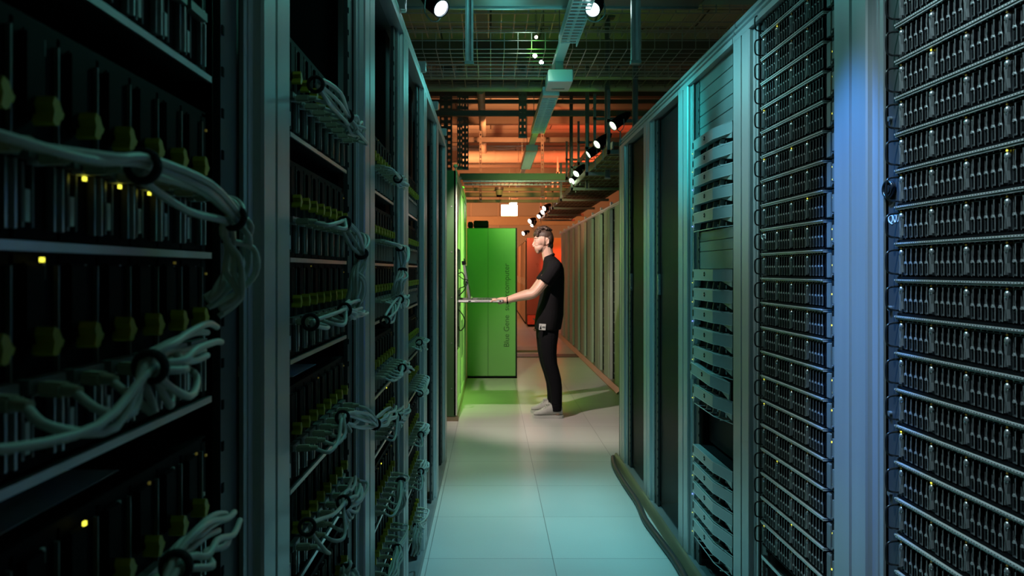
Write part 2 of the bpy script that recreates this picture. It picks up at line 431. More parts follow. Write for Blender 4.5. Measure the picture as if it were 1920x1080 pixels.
# ------------------------------------------------------------------ bezel servers in rack three
SW=.46
def bezel_mesh(h):
    mb=MB().use(bezel); hb=h*.54
    # plan outline (x,y): flat front, chamfered near (right) end; lower edge cut as a trapezoid
    mb.prism([(-.228,0),(-.228,-.030),(.075,-.034),(.228,-.004),(.228,0)],2,h-hb,h-.002)
    mb.prism([(-.228,h-hb),(-.228,h*.12),(-.214,h*.12),(-.200,h-hb)],1,-.030,0)
    mb.prism([(.09,h-hb),(.228,h*.18),(.228,h-hb)],1,-.006,0)
    mb.use(flange).prism([(-.228,-.031),(.075,-.035),(.228,-.005),(.228,-.002),(.075,-.032),(-.228,-.028)],2,h-hb-.0015,h-hb)
    mb.prism([(-.228,-.031),(.075,-.035),(.228,-.005),(.228,-.002),(.075,-.032),(-.228,-.028)],2,h-.002,h-.0005)
    mb.use(black).cyl((-.045,-.0315,h-hb*.45),(-.045,-.0335,h-hb*.45),.010,n=14)
    mb.use(button).box(-.050,-.040,-.0345,-.0335,h-hb*.45-.002,h-hb*.45+.002)
    mb.use(blackG).box(-.222,-.216,-.033,-.0305,h-hb*.8,h-hb*.2)
    return mb.mesh('front_bezel')
def grille_mesh(h):
    mb=MB().use(dark).box(-.225,.225,.006,.6,.001,h-.003)
    mb.use(steelD)
    for k in range(3):
        x=-.09+k*.085; mb.prism([(x,.002),(x+.012,.002),(x+.030,h*.38),(x+.018,h*.38)],1,-.012,.006)
    mb.use(flange); mb.prism([(-.225,-.026),(.075,-.030),(.225,-.002),(.225,.0),(.075,-.027),(-.225,-.023)],2,.0005,.003)
    for k in range(5):
        x=-.17+k*.08; mb.prism([(x,-.028),(x+.004,-.028),(x+.02,.004),(x+.016,.004)],2,.001,.004)
    mb.use(label); mb.box(.0,.03,.004,.0055,.010,.020); mb.box(.12,.135,.004,.0055,.008,.022); mb.box(-.12,-.10,.004,.0055,.010,.024)
    return mb.mesh('chassis')
def bezserver(z,h,lab,bm,gm,tilt=0):
    t=thing('rack_server',lab,'server',(.955,3.025,z),-PI/2,'turquoise lit servers in the third right rack')
    link('chassis',gm,t); b=link('front_bezel',bm,t)
    if tilt: b.rotation_euler=(0,tilt,0); b.location=(0,-.012,.004)
    link('status_led', PM_['ly'] if tilt==0 and random.random()<.5 else LB, t, (-.222,-.034,h*.3))
    return t
LB=led_mesh(ledB,.002)
b1=bezel_mesh(.083); g1=grille_mesh(.083); b2=bezel_mesh(.0875); g2=grille_mesh(.0875)
for k in range(5): bezserver(1.98-.083*(k+1),.083,'pale bezel server in the upper group of five, %s from the top'%ORD[k+1],b1,g1)
for k in range(7): bezserver(1.395-.0875*(k+1),.0875,('pale server with its bezel hanging crooked, near the bottom of the middle group' if k==5 else 'pale bezel server in the middle group of seven, %s from the top'%ORD[k+1]),b2,g2,(.05 if k==5 else 0))
for k in range(5): bezserver(.60-.085*(k+1),.083,'pale bezel server in the lowest group of five, %s from the top'%ORD[k+1],b1,g1)
bl=[(2.20,2.262,'topmost, under the rack header'),(2.145,2.198,'second from the rack header'),(2.09,2.143,'third from the rack header'),(2.035,2.088,'fourth from the rack header'),(1.982,2.033,'directly above the upper servers'),(1.52,1.563,'directly below the upper servers'),(1.475,1.518,'narrow middle one below the upper servers'),(1.397,1.473,'large one directly above the middle servers'),(.61,.78,'dark sheet as gap shade above lowest servers')]
for z0,z1,w in bl:
    o=single('blanking_panel', MB().box(-.225,.225,0,.02,z0,z1,.0015).cyl((-.218,-.002,(z0+z1)/2),(-.218,0.004,(z0+z1)/2),.005,n=8), blank if z0!=.61 else dark, 'flat blanking panel in the third right rack, '+w,'panel','blanking panels',(.955,3.025,0),-PI/2)
    if z0==.61: o.location.x=1.0  # this dark sheet stands in for the shade of an open gap

# rack four and five: smoked doors
for i,Y,lab in ((3,3.82,'fourth'),(4,4.62,'fifth')):
    rk=rackR[i]; y0=rk.location.y
    d=part('glass_door', B(.036,.041,.03,.55,.06,2.24), glassD, rk)
    part('door_handle', MB().box(.020,.036,.50,.515,1.25,1.37,.003), button, d)
    mb=MB().use(blank).box(.15,.16,.10,.50,.1,2.2)
    mb.use(black)
    for k in range(40):
        for j in range(7): mb.box(.148,.150,.13+j*.05,.155+j*.05,.15+k*.05,.175+k*.05)
    part('perforated_panel',mb,None,rk)
# floor skirting and hose along the right row
mb=MB()
mb.prism([(.895,0),(.895,.006),(.915,.05),(.928,.05),(.928,0)],1,1.0,5.22)
single('floor_skirting', mb, skirt, 'brassy metal skirting strip at the foot of the near right row','skirting')
pts=[(.90,5.22,.018),(.870,5.0,.018),(.862,4.6,.018),(.868,4.2,.018),(.850,3.9,.018),(.862,3.6,.018),(.872,3.3,.018),(.852,3.0,.018),(.80,2.75,.018),(.86,2.45,.018),(.86,2.1,.018),(.85,1.6,.018)]
single('floor_hose', MB().tube(pts,.018,n=10), hose,'black hose lying on the floor along the near right row','hose')

# ------------------------------------------------------------------ left blade chassis
NB=8; BP=.056
ROWS=[1.621,1.410,1.238,1.020,.850,.635,.465,.250]; CHH=.168
def blade_mesh():
    mb=MB().use(black); w=BP-.003
    mb.box(.0015,w,.0,.02,.004,CHH-.004)
    mb.use(black).box(.006,w-.022,-.006,.0,.095,CHH-.010,.002)
    mb.use(steelD).box(w-.004,w-.0025,-.004,0,.07,CHH-.012); mb.use(steel).box(w-.013,w-.0105,-.006,0,.010,.060); mb.box(w-.0055,w-.003,-.008,0,.010,.060); mb.use(steelD).box(w-.0105,w-.0055,-.003,0,.010,.060)
    mb.use(label).box(.010,.016,-.003,.0,.016,.040); mb.box(w-.022,w-.018,-.0025,0,.145,.157)
    mb.use(steelD).box(.008,.011,-.002,0,.012,.060); mb.box(.02,.022,-.002,0,.012,.060)
    mb.use(steelD).box(.004,w-.004,-.010,.0,.062,.072)
    return mb.mesh('blade_server')
def latchy_mesh():
    k=.55
    return MB().prism([(u*k,v*k) for u,v in [(.0,.004),(.006,.000),(.014,.002),(.018,.010),(.022,.012),(.026,.020),(.022,.022),(.018,.028),(.014,.036),(.004,.040),(.0,.030),(.004,.020)]],1,-.018,-.002).mesh('release_latch',yellow)
def chas_mesh():
    mb=MB().use(dark).box(-.002,NB*BP+.002,.02,.7,.002,CHH+.0)
    mb.use(black).box(-.004,NB*BP+.012,.0,.02,CHH-.004,CHH+.002); mb.box(NB*BP,NB*BP+.012,0,.02,0,CHH)
    mb.use(label).box(NB*BP+.002,NB*BP+.006,-.002,0,.06,.08); mb.box(NB*BP+.002,NB*BP+.006,-.002,0,.10,.104)
    return mb.mesh('housing')
def lip_mesh():
    mb=MB().use(dark).box(-.01,NB*BP+.006,-.006,.5,-.004,.0); mb.use(steel).box(-.01,NB*BP+.006,-.010,-.006,-.006,.0015)
    return mb.mesh('shelf_lip')
BM={'b':blade_mesh(),'y':latchy_mesh(),'c':chas_mesh(),'s':lip_mesh(),'l1':led_mesh(ledY,.0017),'l2':led_mesh(ledD,.0014),'lw':led_mesh(ledW,.0018)}
BN=['nearest left rack','second left rack','third left rack','fourth left rack']
YEND=[.848,1.648,2.448,3.248]
for r in range(4):
    for i,zl in enumerate(ROWS):
        rnd=random.Random(r*20+i)
        y0=YEND[r]-NB*BP
        t=thing('blade_chassis','dark blade chassis in the %s, %s shelf from the top'%(BN[r],ORD[i+1]),'blade chassis',(-.345,y0,zl),PI/2,'blade chassis in the left row')
        link('housing',BM['c'],t); link('shelf_lip',BM['s'],t)
        link('status_led',BM['l2'],t,(NB*BP+.006,-.003,CHH-.02))
        for k in range(NB):
            b=link('blade_server',BM['b'],t,(k*BP,0,0))
            link('release_latch',BM['y'],b,(.016,-.002,.088))
            a=rnd.random()
            if a<(.6 if r<1 else .12): link('status_led',BM['l1' if (i==1 and r==0) or rnd.random()<.12 else 'l2'],b,(.022,-.008,.056 if i==1 else CHH-.008))
# paper stickers on top of the D chassis
for r,lab in ((0,'nearest'),(1,'second')):
    single('paper_sticker', B(-.52,-.37,YEND[r]-.32,YEND[r]-.14,1.1905,1.1915), label, 'large pale paper sticker on top of a blade chassis in the %s left rack'%lab,'sticker')
# brackets seen in gaps of left racks
# ------------------------------------------------------------------ cables
def plug_mesh():
    mb=MB().use(plugm)
    mb.box(-.006,.006,-.034,-.010,-.0055,.0055,.002)
    mb.cyl((0,-.034,0),(0,-.046,0),.0052,.0038,n=8)
    mb.use(label).box(-.0055,.0055,-.010,.002,-.005,.005)
    return mb.mesh('plug')
PLUG=plug_mesh()
CR=.0034
def bundle(r,row,ties,desc,endp,skip=(),plugdrop=.052,tilt=0.,first=0,drape=.0):
    """eight cables: plug on each blade -> gathered through the ties -> end point. ties/endp = world points"""
    rnd=random.Random(r*31+row*7)
    zl=ROWS[row]; y0=YEND[r]-NB*BP
    lab='white network cable '+desc; grp='cables of the bundle '+desc
    n=NB; offs=[]
    for k in range(n):
        a=2*PI*k/n+rnd.random(); rr=CR*(1.0 if k==0 else 2.1); offs.append((math.cos(a)*rr, math.sin(a)*rr))
    for k in range(n):
        if k in skip: continue
        py=y0+(k+.40)*BP; pz=zl+plugdrop+.012
        P0=Vector((-.345,py,pz))
        ang=rnd.uniform(-.25,.25)+tilt
        dirv=Vector((1,math.sin(ang)*.5, -.05)).normalized()
        start=P0+dirv*.044
        # pick ties: go to nearest tie at or after in path order
        js=min(range(len(ties)), key=lambda j: (ties[j]-P0).length)
        if js==len(ties)-1 and len(ties)>1 and rnd.random()<.5 and (ties[js-1]-P0).length<.25: js-=1
        path=[start, start+dirv*.022+Vector((0,0,-.004+drape*.3))]
        T=ties[js]; mid=(start+T)/2; 
        path.append(mid+Vector((.016+rnd.uniform(-.003,.006),rnd.uniform(-.006,.006),-.006+rnd.uniform(-.006,.006)+drape)))
        seq=list(ties[js:])+[*endp]
        for j,q in enumerate(seq):
            d=(seq[min(j+1,len(seq)-1)]-(seq[j-1] if j else start)).normalized()
            u=d.cross(Vector((0,0,1))); u=u.normalized() if u.length>.1 else Vector((1,0,0)); w=u.cross(d)
            sp=1.0 if j<len(seq)-len(endp) else 1.9
            jit=Vector((rnd.uniform(-.002,.002),)*3) if sp==1 else Vector((rnd.uniform(-.003,.003),rnd.uniform(-.006,.006),rnd.uniform(-.004,.004)))
            path.append(q+u*offs[k][0]*sp+w*offs[k][1]*sp+jit)
            if j<len(seq)-1 and j<len(seq)-len(endp)+1:
                mm=(q+seq[j+1])/2
                path.append(mm+u*offs[k][0]*2.4+w*offs[k][1]*2.4+Vector((.004,0,rnd.uniform(-.006,.004))))
        o0=path[0]
        mb=MB().tube([p-o0 for p in path],CR,n=8,sub=4)
        o=link('network_cable',mb.mesh('network_cable',cablem),None,o0); tag(o,lab,'cable',grp)
        pl=link('plug',PLUG,o); pl.location=P0+dirv*.001-o0; pl.rotation_euler=(0,0,PI/2+math.atan2(dirv.y,dirv.x))
    for j,T in enumerate(ties):
        nx=(ties[j+1] if j+1<len(ties) else endp[0]); pv=(ties[j-1] if j else T-(nx-T))
        d=(nx-pv).normalized(); rot=d.to_track_quat('Z','Y').to_matrix()
        which=['first','second','third'][j]
        single('cable_strap', MB().torus((0,0,0),CR*3.5,.0032,rot), velcro, '%s velcro strap round cables %s'%((which if len(ties)>1 else 'black'),desc),'strap','velcro straps on the left cables',T)
X1=-.272; X2=-.283
q=lambda x,y,X=X2: atX(x,y,X)
# nearest rack
bundle(0,1,[q(268,312,X1),q(437,408,X1)],'swinging across the upper blades of the nearest left rack',[q(452,470,X1),q(432,545,-.285),q(400,575,-.30)],drape=.004,tilt=-.6)
bundle(0,2,[q(282,688,X1)],'lying across the middle of the nearest left rack',[q(350,652,X1),q(404,643,-.29)],drape=-.020,tilt=-.8,skip=(6,7))
bundle(0,3,[q(330,1062,X1)],'rising at the bottom of the nearest left rack',[q(395,1008,X1),q(432,985,-.288)],drape=-.01,skip=(6,7))
# second rack
bundle(1,0,[q(592,158),q(650,218)],'on the topmost blades of the second left rack',[q(662,238),q(668,246,-.29)],drape=-.006)
bundle(1,1,[q(645,418),q(678,476,-.270)],'bending down over the second left post',[q(672,520,-.275),q(660,572,-.30)],drape=.004)
bundle(1,2,[q(582,604),q(646,581)],'on the third shelf of the second left rack',[q(658,580),q(671,577,-.292)],drape=-.004)
bundle(1,3,[q(642,783),q(703,795,-.275)],'arching over the post between second and third left racks',[q(722,780,-.275),q(738,770,-.29)],drape=-.004)
bundle(1,4,[q(576,988),q(644,942)],'strapped twice low in the second left rack',[q(660,930),q(668,906,-.29)],drape=-.016)
bundle(1,5,[q(652,1062)],'at the lower edge of the second left rack',[q(650,1085),q(645,1120)],drape=.0)
# third rack
bundle(2,0,[q(746,335,-.285)],'on the topmost blades of the third left rack',[q(752,341,-.285),q(756,345,-.29)],drape=-.002)
bundle(2,1,[q(750,466,-.28),q(755,506,-.275)],'looping down the second shelf of the third left rack',[q(748,530,-.28),q(738,562,-.30)],drape=.002)
bundle(2,2,[q(722,602,-.28),q(749,561,-.28)],'hanging slack on the third shelf of third left rack',[q(753,558,-.28),q(756,555,-.29)],drape=-.02)
bundle(2,3,[q(754,690,-.28)],'tied tightly on the fourth shelf of third left rack',[q(762,688,-.275),q(768,690,-.285)],drape=-.006)
bundle(2,4,[q(743,783,-.28)],'on the fifth shelf of the third left rack',[q(752,775,-.28),q(761,767,-.285)],drape=-.006)
bundle(2,5,[q(752,900,-.28)],'on the sixth shelf of the third left rack',[q(750,925,-.28),q(745,960,-.29)],drape=-.006)
bundle(2,6,[q(745,1028,-.28)],'on the lowest cabled shelf of the third left rack',[q(738,1060,-.28),q(728,1090,-.285)],drape=.006)
# fourth rack
bundle(3,3,[q(786,642,-.285)],'on the highest cabled shelf of the fourth left rack',[q(790,650,-.285),q(794,653,-.29)],drape=-.006)
bundle(3,4,[q(787,738,-.285)],'on the fourth shelf of the fourth left rack',[q(792,735,-.285),q(797,728,-.29)],drape=-.006)
bundle(3,5,[q(789,815,-.285)],'on the fifth shelf of the fourth left rack',[q(794,808,-.285),q(799,800,-.29)],drape=-.006)
bundle(3,6,[q(789,884,-.285)],'on the sixth shelf of the fourth left rack',[q(793,878,-.285),q(797,868,-.29)],drape=-.006)
bundle(3,7,[q(781,985,-.285)],'on the lowest cabled shelf of the fourth left rack',[q(779,1010,-.285),q(776,1040,-.29)],drape=-.004)

# ------------------------------------------------------------------ console rack row (left, beyond the gap)
KN=['green lit console rack nearest the man, its drawer pulled out','green lit rack behind the console rack','green lit rack beside the wide green cabinet']
kr=[]
for i in range(3):
    y0=6.55+i*.857; y1=y0+.85
    t=thing('console_rack' if i==0 else 'server_rack',KN[i],'rack',(-.31,y0,0))
    part('side_panel', B(-1.1,-.012,0,.02,.04,2.31), mat('green grey side sheet',(.05,.12,.045),.4,.3,var=.1), t)
    part('shell', B(-1.1,-.03,.022,.85,.04,2.30), dark, t)
    mb=MB().use(paleG); mb.box(-.030,0,0,.05,.05,2.31,.002); mb.box(-.030,0,.80,.85,.05,2.31,.002); mb.box(-.030,0,.05,.80,2.22,2.31); mb.box(-.030,0,.05,.80,.05,.12)
    part('front_frame',mb,None,t)
    if i==0:
        mb=MB().use(paleG)
        for z0,z1 in ((1.60,2.215),(1.20,1.40),(.13,.60)): mb.box(-.028,-.008,.055,.795,z0,z1,.002)
        part('front_panel',mb,None,t)
        part('vent_panel',B(-.008,-.002,.50,.74,.62,1.02),aluD,t)
    else:
        d=part('door', MB().box(-.028,-.006,.055,.795,.125,2.215,.003), paleG, t)
        part('vent_grille',B(-.006,-.002,.25,.6,.25+.2*i,.75+.1*i),aluD,d)
    part('plinth', MB().box(-1.1,.012,0,.85,0,.045), skirt, t)
    mb=MB().cyl((-.015,.03,2.31),(-.015,.03,2.345),.006,n=8).ell((-.015,.03,2.355),(.022,.022,.018),n=8)
    part('top_knob',mb,lumin,t)
    kr.append(t)
for k in range(5): part('screw', MB().cyl((-.05,.0,.3+k*.42),(-.05,-.004,.3+k*.42),.006,n=8), steelD, kr[0])
# console drawer
t=thing('keyboard_console','thin steel keyboard console slid out of the console rack under the man\'s hands','console',(-.31,6.68,1.086))
zt=0
mb=MB().box(0,.43,0,.46,0,.004).box(0,.43,0,.004,0,.03).box(0,.43,.456,.46,0,.03).box(.426,.432,0,.46,0,.026)
part('tray',mb,steelD,t)
part('slide_rail', MB().use(lumin).box(-.02,.42,-.010,-.002,.006,.024,.001).use(black).box(.10,.125,-.0115,-.010,.010,.020).box(.39,.41,-.0115,-.010,.010,.020).box(.16,.30,-.0112,-.010,.013,.016),None,t)
kb=part('keyboard', MB().box(.17,.40,.03,.43,.006,.022,.003), blackG, t)
mb=MB()
for i in range(5):
    for j in range(14): mb.box(.30-.028*i,.322-.028*i,.045+j*.0265,.068+j*.0265,.022,.027,.0)
part('keys',mb,lever,kb)
# screen leaning against the rack
m=thing('console_screen','thin black screen folded up from the console drawer, seen edge on','monitor',(-.275,6.70,1.092))
R=Matrix.Rotation(math.radians(-9),3,'Y')
mb=MB().use(steelD)
def rb(mb,x0,x1,y0,y1,z0,z1,R,piv=(0,0,0)):
    vs=[R@Vector((x,y,z))+Vector(piv) for z in (z0,z1) for y in (y0,y1) for x in (x0,x1)]
    mb.add(vs,[(0,2,3,1),(4,5,7,6),(0,1,5,4),(2,6,7,3),(0,4,6,2),(1,3,7,5)])
p=(.085,0,.028)
rb(mb,-.022,0,0,.42,.0,.34,R,p); part('screen_housing',mb,None,m)
mb=MB().use(blackG); rb(mb,0,.002,.02,.40,.02,.32,R,p); part('screen_panel',mb,None,m)
mb=MB().use(black); rb(mb,-.028,.010,-.004,.03,.33,.365,R,p); rb(mb,-.005,.005,0,.02,.36,.385,R,p); part('latch',mb,None,m)
part('hinge',MB().cyl((.085,0,.028),(.085,.42,.028),.008,n=10),steelD,m)
cab=[(-.30,6.69,1.36),(-.27,6.68,1.37),(-.245,6.68,1.33),(-.25,6.69,1.27),(-.24,6.69,1.22),(-.27,6.69,1.18),(-.30,6.69,1.15)]
single('signal_cable', MB().tube([Vector(p)-Vector(cab[0]) for p in cab],.005,n=6), black,'black cable looping behind the folded up console screen','cable',None,cab[0])
cab=[(-.30,6.69,1.34),(-.26,6.68,1.31),(-.22,6.68,1.30),(-.25,6.69,1.24),(-.30,6.69,1.22)]
single('signal_cable', MB().tube([Vector(p)-Vector(cab[0]) for p in cab],.004,n=6), black,'black cable knotted above the console drawer','cable',None,cab[0])
cab=[(-.305,6.72,1.02),(-.27,6.71,.98),(-.245,6.71,.92),(-.255,6.71,.85),(-.29,6.72,.82),(-.305,6.72,.86)]
single('signal_cable', MB().tube([Vector(p)-Vector(cab[0]) for p in cab],.005,n=6), black,'black cable loop hanging below the console drawer','cable',None,cab[0])

# wide green cabinet
g=thing('supercomputer_cabinet','wide green cabinet with vertical lettering standing across the aisle','cabinet',(-.308,9.16,0))
part('body', MB().box(.0,.648,.012,1.0,.02,1.937,.004), mat('dark green carcass',(.04,.09,.03),.4,var=.1), g)
part('front_panel', MB().box(.002,.272,0,.012,.03,1.930,.003), greenp, g)
part('front_panel', MB().box(.276,.628,0,.012,.03,1.930,.003), greenp, g)
part('edge_post', MB().box(.631,.648,-.002,.012,.02,1.937,.002), dark, g)
part('foot_rail', B(.0,.648,.0,1.0,0,.02), black, g)
text('Blue Gene  supercomputer',.098,'lettering',textd,g,face_mat((.545,-.0012,.40),(0,0,1),(-1,0,0)))
for x0,x1,z1,lab in ((.012,.075,2.02,'small black box on the left end of the green cabinet top'),(.085,.28,2.035,'wide black box on top of the green cabinet')):
    t=thing('equipment_box',lab,'box',(-.308,9.2,1.9372)); part('case',MB().box(x0,x1,.0,.3,.012,z1-1.937,.01),black,t)
    part('foot',B(x0+.01,x1-.01,.02,.28,0,.012),dark,t)

# ------------------------------------------------------------------ far right row
for i in range(9):
    y0=7.97+.8*i
    t=thing('server_rack','dim rack in the far right row, %s one %s'%(ORD[i+1] if i else 'first','counting away from the camera'),'rack',(1.47,y0,0),0,'racks of the far right row')
    mb=MB(); mb.prism([(0.035,0),(0,0),(0,.10),(.008,.105),(.008,.125),(0,.13),(0,.46),(.035,.46)],2,.05,2.15); part('frame_post',mb,mat('matt grey post',(.34,.35,.32),.55,.1,var=.1,vscale=3),t)
    part('shell', B(.05,1.0,.46,.80,.05,2.15), dark, t); part('side_panel',B(.035,1.0,.02,.44,.05,2.15),dark,t)
    part('top_rail', MB().box(0,.05,0,.795,2.15,2.19,.003).box(-.006,.0,.0,.795,2.165,2.18), alu, t); part('roof_panel',B(.05,1.,0,.8,2.15,2.18),aluD,t)
    part('plinth', MB().prism([(-.06,0),(-.06,.012),(-.01,.05),(1.0,.05),(1.0,0)],1,0,.8), skirt, t)
    rnd=random.Random(i); mb=MB()
    for k in range(90):
        z=.25+rnd.random()*1.7
        if rnd.random()<.25: continue
        y=.50+rnd.choice((0,.06,.12))+rnd.random()*.02; mb.box(.046,.05,y,y+.016,z,z+.010)
    part('indicator_lights',mb,ledS,t)
    mb=MB()
    for k in range(16): mb.box(.044,.05,.48,.78,.12+k*.125,.135+k*.125)
    part('shelf_edges',mb,steelD,t)
    part('rail_clip',MB().box(.0,.03,.75,.79,2.19,2.23,.003),steel,t)

# ------------------------------------------------------------------ far red lit cabinet and buff row
t=thing('red_lit_cabinet','tall glossy cabinet end glowing red beyond the man','cabinet',(.893,17.5,0))
part('end_panel', MB().box(0,.90,0,.02,.30,2.19,.004), mat('glossy dark sheet tinted by red light',(.22,.05,.035),.3,var=.05,vscale=3), t)  # a dark panel; the red light on it is mixed into its colour
part('body', B(0.0,.90,.02,.9,.06,2.18), dark, t); part('lower_panel', MB().box(.01,.89,-.004,.02,.06,.29,.004), red_tint, t)
part('foot', B(.03,.87,.02,.88,0,.06), black, t)
for i in range(6):
    y0=18.45+i*.95
    t=thing('buff_cabinet','orange lit cabinet in the row behind the red one, %s from the front'%ORD[i+1],'cabinet',(.893,y0,0),0,'orange lit cabinets beyond the red cabinet')
    part('door', MB().box(0,.02,.02,.92,.05,2.14,.004), orng, t); part('body',B(.02,.9,0,.94,.05,2.15),orng,t); part('plinth',B(.0,.9,0,.94,0,.05),black,t)
    part('handle',MB().box(-.012,0,.45,.47,1.0,1.2),steelD,t); part('top_box',B(.05,.2,.1,.3,2.15,2.2),black,t)
t=thing('trestle','small folding metal trestle on the floor before the red cabinet','trestle',(1.0,16.3,0))
for y in (0,.35):
    for s in (0,1): part('leg',MB().cyl((.0 if s else .35,y,0.0),(.35 if s else 0.0,y,.26),.014,n=6),steelD,t)
part('top_bar',MB().cyl((.35,0,.26),(.35,.35,.26),.014,n=6).cyl((0,0,.26),(0,.35,.26),.014,n=6),steelD,t)
single('floor_grating', MB().box(.36,2.0,11.35,11.75,.0005,.010), mat('dark floor grating',(.10,.05,.03),.5,.3,var=.3,vscale=20),'dark metal strip set across the floor behind the man','grating')
t=thing('floor_plate','loose square floor panel lying beside the green cabinet','floor panel',(.42,12.1,.0)); part('panel',MB().box(0,.42,0,.6,.001,.03,.004),mat('buff panel',(.35,.22,.12),.5,var=.1),t)

# ------------------------------------------------------------------ overhead
def wirebasket(name,x0,x1,y0,y1,z0,h,dx,dy,rw,m,lab,cat='cable tray'):
    mb=MB(); n=int((x1-x0)/dx)
    for k in range(n+1):
        x=x0+k*dx; mb.box(x-rw,x+rw,y0,y1,z0-rw,z0+rw)
        mb.box(x-rw,x+rw,y0-rw,y0+rw,z0,z0+h); mb.box(x-rw,x+rw,y1-rw,y1+rw,z0,z0+h)
    k=0; y=y0
    while y<=y1+1e-6: mb.box(x0,x1,y-rw,y+rw,z0-rw*2,z0); y+=dy
    for zz in (z0+h,z0+h*.5):
        for y in (y0,y1): mb.box(x0,x1,y-rw,y+rw,zz-rw,zz+rw)
    return single(name,mb,m,lab,cat)
wirebasket('wire_basket_tray',-1.1,2.4,5.2,6.0,3.01,.12,.10,.10,.0022,steel,'shallow wire basket tray crossing the aisle in front of the louvred lights')
wirebasket('wire_basket_tray',-1.4,2.6,6.1,6.75,3.60,.10,.115,.22,.0045,steel,'upper wire basket tray with bright rods above the first louvred light')
wirebasket('wire_basket_tray',-1.4,2.8,7.3,8.0,3.45,.08,.14,.12,.003,steelD,'dark wire basket tray above the second louvred light')
# hanging channels
def channel(px,py,Y,w,zt,lab,m=steel,holes=False,name='hanging_channel'):
    p=at(px,py,Y); t=thing(name,lab,'strut',(p.x,Y,p.z),0,'vertical hanging struts'); h=zt-p.z
    mb=MB().box(-w/2,w/2,.012,.016,0,h).box(-w/2,-w/2+.010,-.012,.012,0,h).box(w/2-.010,w/2,-.012,.012,0,h)
    if holes:
        mb=MB().use(m); cols=1 if w<.06 else 2; hw=.022 if w<.06 else w*.2
        nk=int(h/.08); hs=min(h*.9, .08*(34 if w>.1 else 60)); cx=[0] if cols==1 else [-w*.26,w*.26]
        xs=[-w/2]+[v for c in cx for v in (c-hw/2,c+hw/2)]+[w/2]
        for a in range(0,len(xs),2): mb.box(xs[a],xs[a+1],.0,.02,0,h)
        for c in cx:
            for k in range(nk):
                z=k*.08
                if z>hs: mb.box(c-hw/2,c+hw/2,.0,.02,z,h); break
                mb.box(c-hw/2,c+hw/2,.0,.02,z,z+.045)
        part('channel',mb,None,t)
    else: part('channel',mb,m,t)
    part('end_cap',B(-w/2-.003,w/2+.003,-.014,.020,-.004,.012),steelD,t)
    part('fixing_plate',B(-.08,.08,-.04,.06,h-.012,h),steelD,t)
channel(880,120,3.6,.040,4.24,'blue lit channel strut hanging left of the louvred lights')
channel(1192,118,3.6,.046,4.24,'turquoise lit channel strut hanging above the right row')
channel(836,320,9.6,.17,4.24,'broad perforated strut above the console rack',beamm,True,'perforated_strut')
channel(862,318,9.4,.07,4.24,'narrow perforated strut beside the broad one',beamm,True,'perforated_strut')
channel(872,318,10.4,.10,4.24,'dark perforated strut right of the narrow one',beamm,True,'perforated_strut')
channel(901,377,11.8,.04,4.24,'thin perforated strut hanging near the lagged pipe',beamm,True,'perforated_strut')
channel(1017,370,11.8,.05,4.24,'perforated strut just right of the far louvred light',beamm,True,'perforated_strut')
channel(980,258,9.0,.10,4.24,'short perforated strut left of the middle louvred light',beamm,True,'perforated_strut')
channel(1071,345,10.5,.05,4.24,'slim dark strut over the far right tray, left of the spotlights',beamm,False)
channel(1101,355,9.0,.05,4.24,'slim dark strut carrying the right ladder tray',beamm,False)
channel(1139,335,8.0,.06,4.24,'grey slotted strut beside the two green spotlights',steelD,False)
channel(1191,330,6.6,.05,4.24,'grey strut rising behind the nearest green spotlight',steelD,False)
# duct across the top
t=thing('ventilation_duct','flat sheet metal duct crossing above the aisle at the top edge','duct',(-1.4,4.3,3.09))
part('duct_body', MB().box(0,2.74,0,.30,0,.35,.003), steelD, t); part('flange', MB().box(0,2.74,.285,.31,-.012,.37,.002), steel, t)
single('duct_plate', MB().prism([(0,0),(.9,0),(.9,.25),(0,.25)],1,0,.30), mat('turquoise duct sheet',(.25,.45,.45),.4,.4,var=.08),'turquoise sheet metal duct end above the right row','duct',None,(1.36,4.3,3.11))
# beams and pipes
def bar(name,pxa,pxb,py,Y,hh,d,m,lab,cat,extra=0):
    a=at(pxa,py,Y); b=at(pxb,py,Y)
    mb=MB().box(0,b.x-a.x,0,d,-hh/2,hh/2,.003)
    mb.box(0,b.x-a.x,-.01,0,hh/2-.012,hh/2); mb.box(0,b.x-a.x,-.01,0,-hh/2,-hh/2+.012)
    return single(name,mb,m,lab,cat,None,(a.x,Y,a.z))
def pipe(name,pxa,pxb,py,Y,r,m,lab):
    a=at(pxa,py,Y); b=at(pxb,py,Y)
    mb=MB().cyl((0,0,0),(b.x-a.x,0,0),r,n=18)
    for k in range(int((b.x-a.x)/1.2)): mb.cyl((.6+k*1.2,0,0),(.64+k*1.2,0,0),r*1.08,n=18)
    return single(name,mb,m,lab,'pipe',None,a)
pipe('overhead_pipe',700,1400,141,7.6,.045,pipem,'horizontal greenish pipe crossing just above the sign box')
pipe('overhead_pipe',700,1400,165,8.2,.040,pipem,'horizontal pipe crossing at the height of the sign box bottom')
bar('cross_beam',790,1330,212,9.2,.07,.05,beamm,'dark horizontal beam across the middle of the ceiling void','beam')
bar('cross_beam',790,1330,190,9.9,.05,.05,beamm,'thin dark beam above the dark middle beam','beam')
bar('cross_beam',800,1300,262,12.0,.08,.08,beamm,'brown beam behind the second louvred light','beam')
pipe('lagged_pipe',868,1300,295,14.2,.13,pipem,'thick lagged orange pipe across the far ceiling')
pipe('lagged_pipe',868,1300,274,15.2,.06,pipem,'thin orange lagged pipe just above the thick one')
bar('cross_beam',868,1300,312,14.0,.05,.05,beamm,'slim beam just below the thick orange pipe','beam')
bar('tray_side',862,1060,331,11.0,.10,.03,mat('green tray paint',(.30,.45,.22),.5,.2,var=.1),'green side plate of a cable tray spanning behind the console rack','cable tray')
